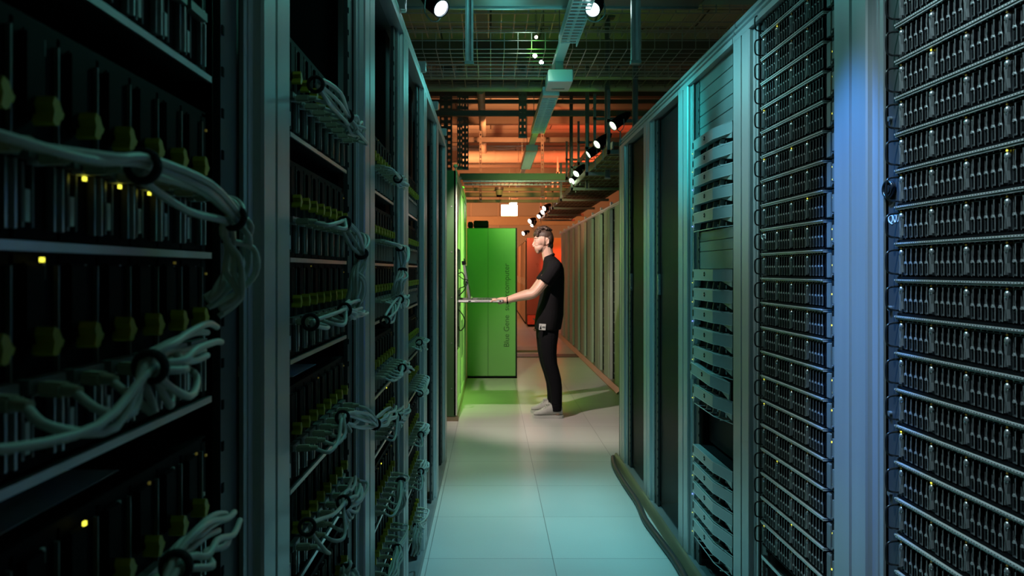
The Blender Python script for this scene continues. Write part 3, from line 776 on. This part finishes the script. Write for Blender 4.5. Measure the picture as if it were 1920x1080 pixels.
a=at(868,340,11.1); mb=MB()
for k in range(24): mb.box(k*.066,k*.066+.008,0,.45,0,.012)
mb.box(0,1.6,0,.01,-.01,.03); mb.box(0,1.6,.44,.45,-.01,.03)
single('ladder_tray',mb,steel,'short ladder tray with pale rungs under the green side plate','cable tray',None,a)
bar('cross_rail',872,1062,355,12.0,.055,.04,mat('olive rail',(.16,.20,.10),.5,.3,var=.1),'uppermost of three olive rails spanning the aisle ahead of the white sign','rail')
bar('cross_rail',872,1062,365,12.3,.08,.04,MATS['olive rail'],'broad middle rail of three spanning the aisle','rail')
bar('cross_rail',872,1062,377,12.0,.05,.04,MATS['olive rail'],'lowest of three olive rails just above the white sign','rail')
for i,Y in enumerate((6.4,8.8,10.6,12.6,14.8,17,19.2,21.4)):
    single('ceiling_beam',MB().box(-4,5,0,.14,-.13,.13),beamm,'dark ceiling beam across the room, %s from the camera'%ORD[i+1],'beam','ceiling beams',(0,Y,4.12))
# pipe running away along the ceiling with elbow
mb=MB().tube([(0,0,0),(0,2,0),(0,5.0,0),(.05,5.25,0),(.3,5.35,0),(1.0,5.35,0)],.055,n=14,sub=4)
single('lagged_pipe',mb,pipem,'pale orange pipe running away from the camera under the ceiling boards','pipe',None,(-.13,9.3,3.75))
# back wall band, conduits
for i,(x0,x1) in enumerate(((-.9,-.82),(-.7,-.66),(.25,.29))):
    single('wall_conduit',MB().box(x0,x1,24.5,24.6,0,4.2),pipem,['broad vertical conduit on the far wall behind the console row','thin vertical conduit on the far wall','vertical conduit on the far wall right of the white sign'][i],'conduit')
single('wall_band',MB().box(-4,5,24.45,24.6,2.95,3.25,.01),mat('pale band',(.5,.42,.3),.6,var=.1),'pale horizontal band across the far wall behind the white sign','trim')
# luminaires on the trunk line: X/(z-H)=.335
LX,LZ=.522,2.95
t=thing('lighting_trunk','long white trunking rail carrying the louvred lights over the aisle','lighting rail',(LX,3.4,LZ+.03))
part('rail',MB().box(-.035,.035,0,12.5,0,.05,.004),lumin,t)
for k in range(8): part('suspension_rod',MB().cyl((0,.4+k*1.6,.05),(0,.4+k*1.6,1.26),.004,n=6),steelD,t)
def louvre(y0,L,w,lab,lit=False):
    t=thing('louvred_light',lab,'ceiling light',(LX,y0,LZ-.045))
    part('housing',MB().box(-w/2,w/2,0,L,.040,.075,.004).box(-w/2,-w/2+.006,0,L,0,.04).box(w/2-.006,w/2,0,L,0,.04).box(-w/2,w/2,-.0,.10,0,.04,.003),lumin,t)
    mb=MB(); n=int((L-.1)/.055)
    for k in range(n): mb.box(-w/2+.006,w/2-.006,.12+k*.055,.125+k*.055,.0,.007)
    if not lit: part('louvre',mb,louvm,t)
    part('reflector',B(-w/2+.007,w/2-.007,.1,L,.036,.039),tubem if lit else aluD,t)  # the far light's reflector glows itself, in place of reflected tube light
    part('tube',MB().cyl((0,.12,.033),(0,L-.03,.033),.010,n=10),tubem if lit else lumin,t)
louvre(3.3,1.52,.125,'nearest louvred ceiling light, turquoise lit, cut off by the top edge')
louvre(6.15,1.75,.145,'second louvred ceiling light, hanging beyond the green lit box')
louvre(9.0,1.7,.15,'third louvred ceiling light, small, towards the middle of the aisle')
louvre(15.6,1.5,.16,'far switched on ceiling light ending above the white sign',True)
t=thing('junction_box','pale box under the lighting rail with green light on its end','box',(LX,5.3,2.80))
part('box',MB().box(-.092,.092,0,.30,0,.09,.005),lumin,t); part('cover_strip',B(-.05,.05,.2,.23,-.003,0),steelD,t); part('bracket',B(-.03,.03,.1,.14,.09,.182),steelD,t)
t=thing('exit_sign','brightly lit white sign box hanging above the far end of the aisle','sign',(at(955,393,17.6).x,17.6,at(955,405,17.6).z))
part('sign_face',MB().box(-.195,.195,-.012,0,.01,.27,.004),signm,t); part('case',MB().box(-.2,.2,0,.07,0,.28,.004),lumin,t); part('rod',MB().cyl((0,.03,.28),(0,.03,1.36),.008,n=6),steelD,t)
# sensor
p=at(936,366,11.9); t=thing('smoke_detector','dark round detector hanging between the olive rails','detector',p)
part('base',MB().cyl((0,0,.09),(0,0,.13),.075,n=20),steelD,t); part('body',MB().cyl((0,0,.0),(0,0,.09),.05,.065,n=20),MATS['green tray paint'],t); part('cap',MB().cyl((0,0,-.03),(0,0,0),.035,.05,n=20),black,t)

# ladder trays above the far right row
def ladder(x0,x1,y0,y1,z,lab,m,rod=.085):
    t=thing('ladder_tray',lab,'cable tray',(x0,y0,z)); mb=MB(); W=x1-x0; L=y1-y0
    mb.box(0,.012,0,L,0,.07); mb.box(W-.012,W,0,L,0,.07); part('side_rails',mb,m,t)
    mb=MB(); k=1
    while k*rod<W-.02: mb.box(k*rod-.003,k*rod+.003,0,L,.004,.010); k+=1
    part('long_wires',mb,m,t)
    mb=MB()
    for k in range(int(L/.3)): mb.box(0,W,.1+k*.3,.125+k*.3,-.004,.004)
    part('rungs',mb,m,t)
    for k in range(int(L/1.5)+1):
        part('cross_strut',B(-.05,W+.05,.02+k*1.5,.06+k*1.5,-.045,-.006),steelD,t)
        part('hanger',MB().box(-.045,-.015,.02+k*1.5,.05+k*1.5,-.045,.55).box(-.05,.3,.02+k*1.5,.05+k*1.5,.25,.28),steelD,t)
ladder(1.13,1.80,6.6,15.8,2.52,'long ladder tray running above the far right row',steelD,.07)
ladder(1.22,1.80,8.1,13.5,2.86,'second ladder tray stacked over the long one on the right',steelD,.09)
ladder(-1.25,-.6,5.6,15,2.75,'ladder tray running above the console rack row',steelD,.10)
single('tray_cable_mat',MB().box(1.16,1.77,6.7,15.7,2.533,2.56,.004),mat('brown cable mat',(.10,.06,.04),.7,bump=1.,bscale=30,var=.3,vscale=30,stretch=(20,1,1)),'dark layer of cables lying in the long right ladder tray','cables')
bpy.data.objects['tray_cable_mat']['kind']='stuff'

# spotlights ---------------------------------------------------------------
def spotcan(px,py,Y,r,L,d,m,lab,group,base=None):
    """lens centre at the given point, body going back along -d"""
    p=at(px,py,Y); t=thing('spotlight',lab,'spotlight',p,0,group); d=Vector(d).normalized(); b=-d
    mb=MB(); mb.cyl(b*.004,b*L*.55,r*1.12,r*1.12,n=20,cap=False); mb.cyl(b*L*.55,b*L,r*1.12,r*.70,n=20); mb.cyl(b*L,b*(L*1.12),r*.35,n=12); mb.cyl(b*.03,b*.031,r*1.1,n=20)
    part('can',mb,black,t)
    lens=part('lens',MB().cyl(b*.008,b*.012,r*.98,n=22),m,t)
    part('rim',MB().torus(Vector((0,0,0)),r*1.06,r*.09,d.to_track_quat('Z','Y').to_matrix(),n=22,m=6),blackG,t)
    s=d.cross(Vector((0,0,1))).normalized()
    mid=b*L*.5
    part('yoke',MB().tube([mid+s*r*1.2,mid+s*r*1.25+Vector((0,0,-r*1.6)),mid+Vector((0,0,-r*2.4)),mid-s*r*1.25+Vector((0,0,-r*1.6)),mid-s*r*1.2],r*.10,n=6,sub=3),steelD,t)
    if base!=None: part('stem',MB().cyl(mid+Vector((0,0,-r*2.4 if base<0 else 0)),mid+Vector((0,0,base)),r*.14,n=6),steelD,t)
    return p
spotcan(827,16,3.55,.041,.16,(.55,-.55,-.6),lampB,'blue white spotlight shining at the camera, top left','aisle spotlights',.6)
spotcan(1111,18,4.15,.042,.16,(-.35,-.7,-.6),lampC,'white spotlight half hidden behind the nearest louvred light','aisle spotlights',.6)
SP=[(1149,236,6.0,.040,(-.75,-.35,-.6),lampG,'largest green lit spotlight, highest on the right row'),
    (1119,271,7.0,.042,(-.7,-.4,-.55),lampG,'second green lit spotlight down the right side'),
    (1103,290,7.6,.042,(-.8,-.15,-.55),lampG,'third green lit spotlight, tilted towards the left'),
    (1080,326,9.2,.046,(-.6,-.5,-.6),lampG,'fourth spotlight, bright, above the far right tray'),
    (1072,340,9.6,.046,(-.6,-.55,-.5),lampG,'fifth spotlight, just below and left of the fourth'),
    (1020,391,13.2,.045,(-.6,-.6,-.4),lampP,'warm spotlight, upper one of the pair above the man'),
    (1017,398,13.6,.045,(-.6,-.6,-.4),lampP,'warm spotlight, lower one of the pair above the man'),
    (1010,406,14.6,.045,(-.5,-.6,-.5),lampP,'warm spotlight right over the man\'s hair, upper'),
    (993,415,15.6,.05,(-.6,-.6,-.3),lampP,'warm spotlight left of the man\'s head top'),
    (997,423,16.0,.04,(-.5,-.6,-.5),lampP,'small warm spotlight close above the man\'s forehead'),
    (981,438,17.0,.05,(-.7,-.6,-.3),lampP,'warm spotlight lowest and leftmost, over the orange cabinets'),
    (1003,105,6.3,.020,(-.2,-.8,-.5),lampW,'tiny bright lamp under the upper basket, upper of two'),
    (1015,117,6.4,.020,(-.2,-.8,-.5),lampW,'tiny bright lamp under the upper basket, lower of two'),
    (1005,70,5.9,.014,(-.2,-.8,-.5),lampP,'tiny warm lamp at the rim of the wire basket')]
for px,py,Y,r,d,m,lab in SP: spotcan(px,py,Y,r,.19 if r>.03 else .06,d,m,lab,'spotlights',-.2 if r>.03 else .9)

# ------------------------------------------------------------------ the man
YM=6.84; SC=195.0
def mp(px,py,dy=0.): return Vector(((px-CX)/SC-.53, dy, H-(py-CY)/SC))
def remesh(mb,vox,smooth=4,name='x'):
    me=mb.mesh(name,skin); o=bpy.data.objects.new(name,me); COL.objects.link(o)
    m=o.modifiers.new('r','REMESH'); m.mode='VOXEL'; m.voxel_size=vox; m.use_smooth_shade=True
    s=o.modifiers.new('s','SMOOTH'); s.iterations=smooth; s.factor=.5
    bpy.context.view_layer.update()
    r=bpy.data.meshes.new_from_object(o.evaluated_get(bpy.context.evaluated_depsgraph_get()))
    bpy.data.objects.remove(o); return r
def limb(mb,pts,rad,n=14): mb.tube(pts,0,n=n,sub=4,rad=rad)
mb=MB()
# skull and face (profile looking to -x)
hc=mp(1020.5,446)
mb.ell(hc,(.083,.072,.088))
mb.ell(mp(1011,452),(.052,.060,.066)); mb.ell(mp(1011.5,464),(.050,.052,.045)); mb.ell(mp(1009.4,472.6),(.019,.024,.017)); mb.ell(mp(1008.6,470.5),(.020,.030,.020))
mb.ell(mp(1004.5,446.5),(.016,.045,.012)); mb.ell(mp(1008,459),(.030,.05,.028))
limb(mb,[mp(1003.0,450),mp(1001.2,455),mp(999.2,460.2)],[.008,.009,.0115],10); mb.ell(mp(1001.6,461.8),(.014,.017,.008))
mb.ell(mp(1003.9,467.0),(.010,.021,.0050)); mb.ell(mp(1004.4,469.4),(.010,.019,.0055)); mb.ell(mp(1008,468),(.026,.036,.022))
for s in (-1,1):
    mb.ell(mp(1006,452.5,s*.032),(.013,.014,.011))
    mb.torus(mp(1025.5,453,s*.074),.020,.0055,Matrix.Rotation(PI/2,3,'X'),n=18,m=8,sc=(.68,1.15)); mb.ell(mp(1025,453,s*.071),(.013,.007,.024)); mb.ell(mp(1024,458.5,s*.073),(.008,.006,.009))
limb(mb,[mp(1024,462),mp(1027,476),mp(1031,492),mp(1034,505)],[.056,.055,.062,.09])
# trunk
mb.rings([(*mp(1034,493),.05,.11),(*mp(1035,505),.075,.165),(*mp(1036,530),.085,.165),(*mp(1032,570),.09,.14),(*mp(1029,600),.095,.145),(*mp(1027,625),.085,.15)])
for s in (-1,1):
    ny=s
    sh=mp(1038,503,s*.17); el=mp(1001,548,s*.215); wr=mp(949,563,s*.10-.03 if s<0 else .085)
    limb(mb,[mp(1036,500,s*.12),sh,(sh+el)/2+Vector((0,s*.01,0)),el,el*.75+wr*.25+Vector((0,0,-.004)),el*.4+wr*.6,wr],[.05,.058,.047,.040,.043,.034,.026])
    # palm and fingers lying on the keyboard
    pc=wr+Vector((-.055,-.0*s,-.004)); 
    limb(mb,[wr,wr+Vector((-.03,0,.001)),pc,pc+Vector((-.025,0,-.006))],[.026,.027,.029,.024])
    mb.ell(pc+Vector((-.005,0,0)),(.045,.040,.017))
    for f,(off,L) in enumerate(((-.032,.058),(-.011,.070),(.011,.066),(.032,.052))):
        a=pc+Vector((-.035,off,.004)); 
        limb(mb,[a,a+Vector((-L*.45,off*.1,.006)),a+Vector((-L*.8,off*.15,.000)),a+Vector((-L,off*.15,-.012))],[.0095,.009,.0082,.007],8)
    th=wr+Vector((-.025,-s*.026 if s<0 else -.028,-.006))
    limb(mb,[th,th+Vector((-.025,(.018 if s<0 else -.016),-.010)),th+Vector((-.055,(.022 if s<0 else -.02),-.022))],[.013,.011,.009],8)
# legs under the trousers
for s,fx in ((-1,0),(1,-2)):
    limb(mb,[mp(1027+fx,615,s*.085),mp(1027+fx,650,s*.10),mp(1031+fx,690,s*.115),mp(1040+fx,730,s*.12),mp(1042+fx,765,s*.125)],[.085,.068,.052,.046,.036])
    limb(mb,[mp(1042+fx,765,s*.125),mp(1040+fx,775,s*.125),mp(1012+fx,778,s*.125)],[.036,.034,.022])
me=remesh(mb,.0032,2,'person'); me.materials.clear(); me.materials.append(skin); me.materials.append(beard); me.materials.append(lipm)
ear=mp(1023,455); chin=mp(1007,478)
for p in me.polygons:
    c=p.center; X=(c.x+.53)*SC+CX; Z=CY-(c.z-H)*SC
    if X<1026 and Z>440 and Z<484:
        t=max(0,min(1,((X-1022)*(-12)+(Z-461)*16)/(144+256))); dd=math.hypot(X-(1022-12*t),Z-(461+16*t))
        beard_or_shade = dd<2.6+1.2*t or (1019.6<X<1022.6 and 446<Z<461)
        if 449.9<Z<450.9 and X<1008.6 and abs(c.y)>.014: beard_or_shade=True  # dark lid line, also painting the shade of the eye socket
        if (464.6<Z<465.8 and X<1007 and abs(c.y)<.022): beard_or_shade=True
        if beard_or_shade: p.material_index=1
        if 465.8<Z<471 and X<1005.2 and abs(c.y)<.022: p.material_index=2
        if 446.2<Z<448.2 and X<1009.5 and abs(c.y)>.012: p.material_index=1
man=link('person',me,None,(.53,YM,0)); tag(man,'man in black shirt and jeans standing sideways, typing at the pulled out console','person')
for s in (-1,1):
    e=link('eye',MB().use(label).ell((0,0,0),(.0095,.0095,.0085),n=10).use(black).ell((-.006,s*.003,0),(.0048,.005,.005),n=8).mesh('eye'),man,mp(1004.6,452.2,s*.034))
# hair
mb=MB(); rnd=random.Random(3)
mb.ell(mp(1021,442.5),(.084,.074,.070)); mb.ell(mp(1029,449),(.049,.070,.075)); mb.ell(mp(1012,435.5),(.048,.058,.036)); mb.ell(mp(1031,460),(.034,.056,.045))
for k in range(90):
    a=rnd.uniform(-.15,PI*.80); b=rnd.uniform(-1,1)
    p=mp(1019.5,441)+Vector((-math.cos(a)*.088*math.sqrt(1-b*b*.6), b*.062, math.sin(a)*.082*math.sqrt(1-b*b*.5)))
    mb.ell(p,(rnd.uniform(.012,.020),rnd.uniform(.010,.016),rnd.uniform(.008,.013)),rot=Matrix.Rotation(rnd.uniform(-1,1),3,'Y'),n=6)
hm=remesh(mb,.0035,1,'hair'); 
bm=bmesh.new(); bm.from_mesh(hm)
# clear the face and ears
dl=[]
for v in bm.verts:
    X=(v.co.x+.53)*SC+CX; Z=CY-(v.co.z-H)*SC
    if (Z>444 and X<1019.5) or (X<1028.5 and Z>447.5) or Z>473 or (Z>462 and X<1031): dl.append(v)
bmesh.ops.delete(bm,geom=dl,context='VERTS'); bm.to_mesh(hm); bm.free()
hm.materials.clear(); hm.materials.append(hairm); link('hair',hm,man)
# shirt
mb=MB()
mb.rings([(*mp(1030.5,480),.047,.068),(*mp(1033,487),.074,.12),(*mp(1036,494),.090,.175),(*mp(1037,504),.103,.208),(*mp(1037,520),.108,.215),(*mp(1036.5,540),.109,.205),(*mp(1033.5,565),.121,.195),(*mp(1030.5,590),.134,.195),(*mp(1028,606),.132,.195),(*mp(1027,617),.126,.19)],28)
for s in (-1,1):
    limb(mb,[mp(1037,499,s*.13),mp(1036,504,s*.19),mp(1028,516,s*.215),mp(1018,529.5,s*.222)],[.066,.074,.068,.066])
sm=remesh(mb,.007,4,'t_shirt'); sm.materials.clear(); sm.materials.append(shirtm); sh=link('t_shirt',sm,man)
mb=MB().torus(mp(1029.5,481),.062,.009,Matrix.Rotation(math.radians(-24),3,'Y'),sc=(.86,1.02)); link('collar',mb.mesh('collar',shirtm),sh)
# trousers
mb=MB()
mb.rings([(*mp(1027,600),.112,.165),(*mp(1027,618),.106,.168),(*mp(1027,634),.095,.165)],24)
for s,fx in ((-1,0),(1,-2.5)):
    R=[(1028,606,.100,.085,.080),(1027,630,.094,.090,.090),(1026.5,645,.084,.085,.098),(1027,662,.076,.080,.104),(1029.5,680,.071,.072,.112),(1033,692,.070,.068,.116),(1037,706,.066,.064,.120),(1040,722,.060,.060,.122),(1041,740,.055,.056,.124),(1041,756,.053,.054,.125),(1041,766,.054,.055,.125)]
    mb.rings([(*mp(x+fx,y,s*dy),rx,ry) for x,y,rx,ry,dy in R],18)
for k in range(16):
    z=600+k*0
tm=remesh(mb,.006,3,'jeans'); tm.materials.clear(); tm.materials.append(jeans); link('jeans',tm,man)
# crumpled hem folds
for s,fx in ((-1,0),(1,-2.5)):
    mb=MB()
    for k in range(4): mb.torus(mp(1041+fx,752+k*3.6,s*.125),.050,.0055,Matrix.Rotation(.2*(-1)**k,3,'Y'),n=20,m=6)
    link('trouser_cuff',mb.mesh('trouser_cuff',jeans),man)
# shoes
def shoe(fx,s):
    mb=MB().use(shoem)
    z0=mp(0,783).z
    def R(px,hw,top,base=.030): return (px,hw,top,base)
    secs=[(999,.022,.052),(1003,.040,.062),(1010,.050,.074),(1018,.050,.094),(1026,.046,.122),(1033,.044,.142),(1041,.044,.140),(1048,.040,.130),(1052,.030,.105)]
    n=14; vs=[]
    for px,hw,top in secs:
        x=mp(px+fx,0).x; 
        for k in range(n):
            a=2*PI*k/n; zc=(top+.022)/2; vs.append((x, s*.125+hw*math.cos(a)*(1 if math.sin(a)<0 else .86), zc+(top-.022)/2*math.sin(a)))
    m=len(secs); mb.add(vs,[(i*n+k,i*n+(k+1)%n,(i+1)*n+(k+1)%n,(i+1)*n+k) for i in range(m-1) for k in range(n)],True); mb.add(vs,[tuple(range(n))[::-1],tuple(range((m-1)*n,m*n))])
    o=link('shoe',mb.mesh('shoe'),man)
    # sole
    pts=[]
    prof=[(997.5,.010),(998.6,.024),(1001,.035),(1006,.045),(1014,.049),(1024,.045),(1036,.042),(1046,.043),(1051,.037),(1053.6,.025),(1054.6,.010)]
    for px,hw in prof: pts.append((mp(px+fx,0).x, s*.125-hw))
    for px,hw in prof[::-1]: pts.append((mp(px+fx,0).x, s*.125+hw))
    link('sole',MB().prism(pts,2,.001,.027).mesh('sole',solem),o)
    mb=MB()
    for k in range(5):
        x=mp(1014+fx+k*3.4,0).x; zt_=.086+k*.013
        mb.tube([(x,s*.125-.030,zt_-.012),(x+.004,s*.125-.010,zt_),(x+.004,s*.125+.010,zt_),(x,s*.125+.030,zt_-.012)],.0035,n=6,sub=3)
    link('laces',mb.mesh('laces',solem),o)
    link('side_mark',MB().box(mp(1036+fx,0).x,mp(1039+fx,0).x,s*.125-.047,s*.125-.043,.078,.088).mesh('side_mark',black),o)
    link('tongue',MB().ell((mp(1025+fx,0).x,s*.125,.126),(.020,.020,.012),n=8).mesh('tongue',shoem),o)
shoe(0,-1); shoe(-1.5,1)
# badge at the hip
b=link('badge',MB().box(-.032,.032,-.003,.0,-.030,.030,.002).mesh('badge',mat('white card',(.75,.75,.72),.5,var=.03)),man,mp(1014.2,610,-.196)); b.rotation_euler=(0,math.radians(4),0)
mb=MB().prism([(-.026,-.022),(-.014,.022),(-.006,-.022)],1,-.004,-.003).box(-.002,.028,-.004,-.003,-.010,-.004).box(-.002,.024,-.004,-.003,.0,.005); link('printed_mark',mb.mesh('printed_mark',black),b)
link('wristband',MB().torus(mp(951,562.5,-.13),.029,.005,Matrix.Rotation(PI/2,3,'Y')).mesh('wristband',black),man)

# ------------------------------------------------------------------ lights
def spot(loc,target,power,col,angle=60,blend=.6,size=.04):
    l=bpy.data.lights.new('spot','SPOT'); l.energy=power; l.color=col; l.spot_size=math.radians(angle); l.spot_blend=blend; l.shadow_soft_size=size
    o=bpy.data.objects.new('spot_lamp',l); COL.objects.link(o); o.location=loc
    o.rotation_euler=(Vector(target)-Vector(loc)).to_track_quat('-Z','Y').to_euler(); return o
def point(loc,power,col,size=.1):
    l=bpy.data.lights.new('point','POINT'); l.energy=power; l.color=col; l.shadow_soft_size=size
    o=bpy.data.objects.new('fill_lamp',l); COL.objects.link(o); o.location=loc; return o
TEAL=(.11,.62,.62); CYAN=(.06,.75,.85); BLUE=(.08,.28,1.0); GRN=(.16,1.0,.03); PINK=(1.0,.80,.72); ORG=(1.0,.36,.13); RED=(1.0,.07,.02)
spot((.25,1.82,3.0),(.93,1.83,1.45),400,(.05,.30,1.0),19,.7,.03)
spot((.05,1.84,2.6),(.93,1.84,1.0),40,(.05,.30,1.0),18,.9,.03)
spot((-.20,3.42,2.62),(.93,3.42,2.02),150,(.04,.80,.80),30,.9,.03)
spot((-.10,2.8,2.9),(.93,2.66,1.98),110,(.25,.80,.90),32,.9,.03)
spot((.40,3.8,3.3),(.40,3.7,0),400,(.24,.66,.74),46,.9,.04)
spot((.25,5.2,3.3),(.25,5.1,0),240,(.52,.75,.56),58,1,.05)  # soft fill added for the middle of the floor
spot((-.1,1.0,3.2),(.98,1.30,1.5),190,(.60,.84,.90),44,.8,.05)  # unseen fill added for the nearest right rack
spot((-.2,3.7,3.15),(.95,3.75,.9),150,(.14,.70,.74),56,.9,.05)  # unseen cyan fill added for the farther right racks
spot((-.15,2.9,3.2),(.96,2.3,1.5),100,(.70,.92,.85),34,.9,.05)  # unseen fill added for the second right rack
spot((.2,3.6,3.2),(-.40,1.6,1.1),20,(.12,.75,.50),80,.9,.06)
spot((.5,2.6,3.2),(-.40,3.4,.9),14,(.14,.62,.55),80,.9,.06)
point((.15,3.2,2.9),8,(.12,.62,.60),.12)  # this and the next two points are unseen fills added for the aisle
point((.25,1.0,2.7),6,(.22,.65,.58),.15)
point((.1,5.0,2.7),5,(.12,.66,.62),.12)
spot((.0,5.9,3.0),(-.36,6.55,2.25),7,GRN,50,.9,.04)
spot((.3,5.0,3.1),(.52,5.55,2.8),1.5,GRN,60,.8,.02)
spot((.3,3.6,2.35),(.53,8.2,2.95),30,CYAN,26,.8,.05)  # unseen upward spot added to brighten the farther louvred lights
spot((.45,3.3,2.4),(.53,4.5,2.95),9,(.1,.8,.8),60,.8,.03)  # unseen upward spot added to brighten the nearest louvred light
# green onto the console row and green cabinet
spot((1.02,8.0,2.45),(-.31,7.7,1.4),300,(.42,1.0,.16),64,.7,.04)
spot((.0,7.7,2.9),(-.1,9.16,1.8),70,GRN,70,.9,.04)
spot((1.25,7.5,2.5),(.0,7.7,.0),90,(.35,1,.08),50,.8,.04)
spot((1.2,7.6,2.45),(.45,9.9,.0),60,(.45,1,.05),50,.9,.04)
spot((.8,8.0,2.45),(.4,7.9,4.2),6,GRN,120,.9,.04)
# white from the left over the man
spot((-.36,5.72,2.55),(.75,7.0,.6),215,PINK,78,.5,.025)
spot((.2,5.4,2.9),(1.47,9.6,.9),70,(.85,.85,.9),40,.9,.05)
spot((.3,8.2,2.6),(1.47,12,1.2),75,(.75,1,.42),80,.9,.05)
# orange and red at the far end, thrown away from the camera
for loc,tg,pw,c in (((.3,10.8,3.35),(.3,13.5,4.2),190,ORG),((-.6,12.8,2.9),(-.6,16,4.2),240,ORG),((1.0,12.2,3.1),(1.2,15,4.2),110,(1,.16,.05)),((.3,16.5,2.9),(.3,24,3.3),520,ORG),((1.9,13.2,3.0),(2.2,16,4.2),120,RED),((-.5,20.5,2.6),(.3,24.6,2),420,ORG),((-.1,13.2,2.9),(-.1,14.5,0),60,(1,.22,.08)),((-.4,16.0,2.2),(.95,20,1.0),160,ORG)):
    spot(loc,tg,pw,c,130,.9,.1)
spot((.7,10.5,1.9),(1.4,12.5,2.7),40,ORG,90,.9,.05)  # invisible spot added to light the right trays from below
spot((1.3,15.2,2.3),(1.72,17.5,1.45),1100,(1,.05,.012),26,.9,.05)
spot((1.62,16.6,2.6),(1.78,17.5,1.9),90,(1,.5,.04),50,.9,.05)
w=bpy.data.worlds.new('world'); scene.world=w; w.use_nodes=True
w.node_tree.nodes['Background'].inputs['Color'].default_value=(.01,.02,.02,1); w.node_tree.nodes['Background'].inputs['Strength'].default_value=.5

# ------------------------------------------------------------------ camera
cam=bpy.data.cameras.new('camera'); co=bpy.data.objects.new('camera',cam); COL.objects.link(co)
co.location=(0,0,H); co.rotation_euler=(PI/2,0,0); cam.sensor_width=36; cam.lens=F*36/1920
cam.shift_x=(960-CX)/1920; cam.shift_y=-(540-CY)/1920; cam.clip_start=.02; cam.clip_end=60
cam.dof.use_dof=True; cam.dof.focus_distance=2.6; cam.dof.aperture_fstop=8.0
scene.camera=co
vs=scene.view_settings; scene.display_settings.display_device='sRGB'
vs.view_transform='Standard'; vs.look='None'; vs.exposure=0.0; vs.gamma=1; vs.use_curve_mapping=False
scene.cycles.max_bounces=8; scene.cycles.use_denoising=True; scene.cycles.sample_clamp_indirect=4
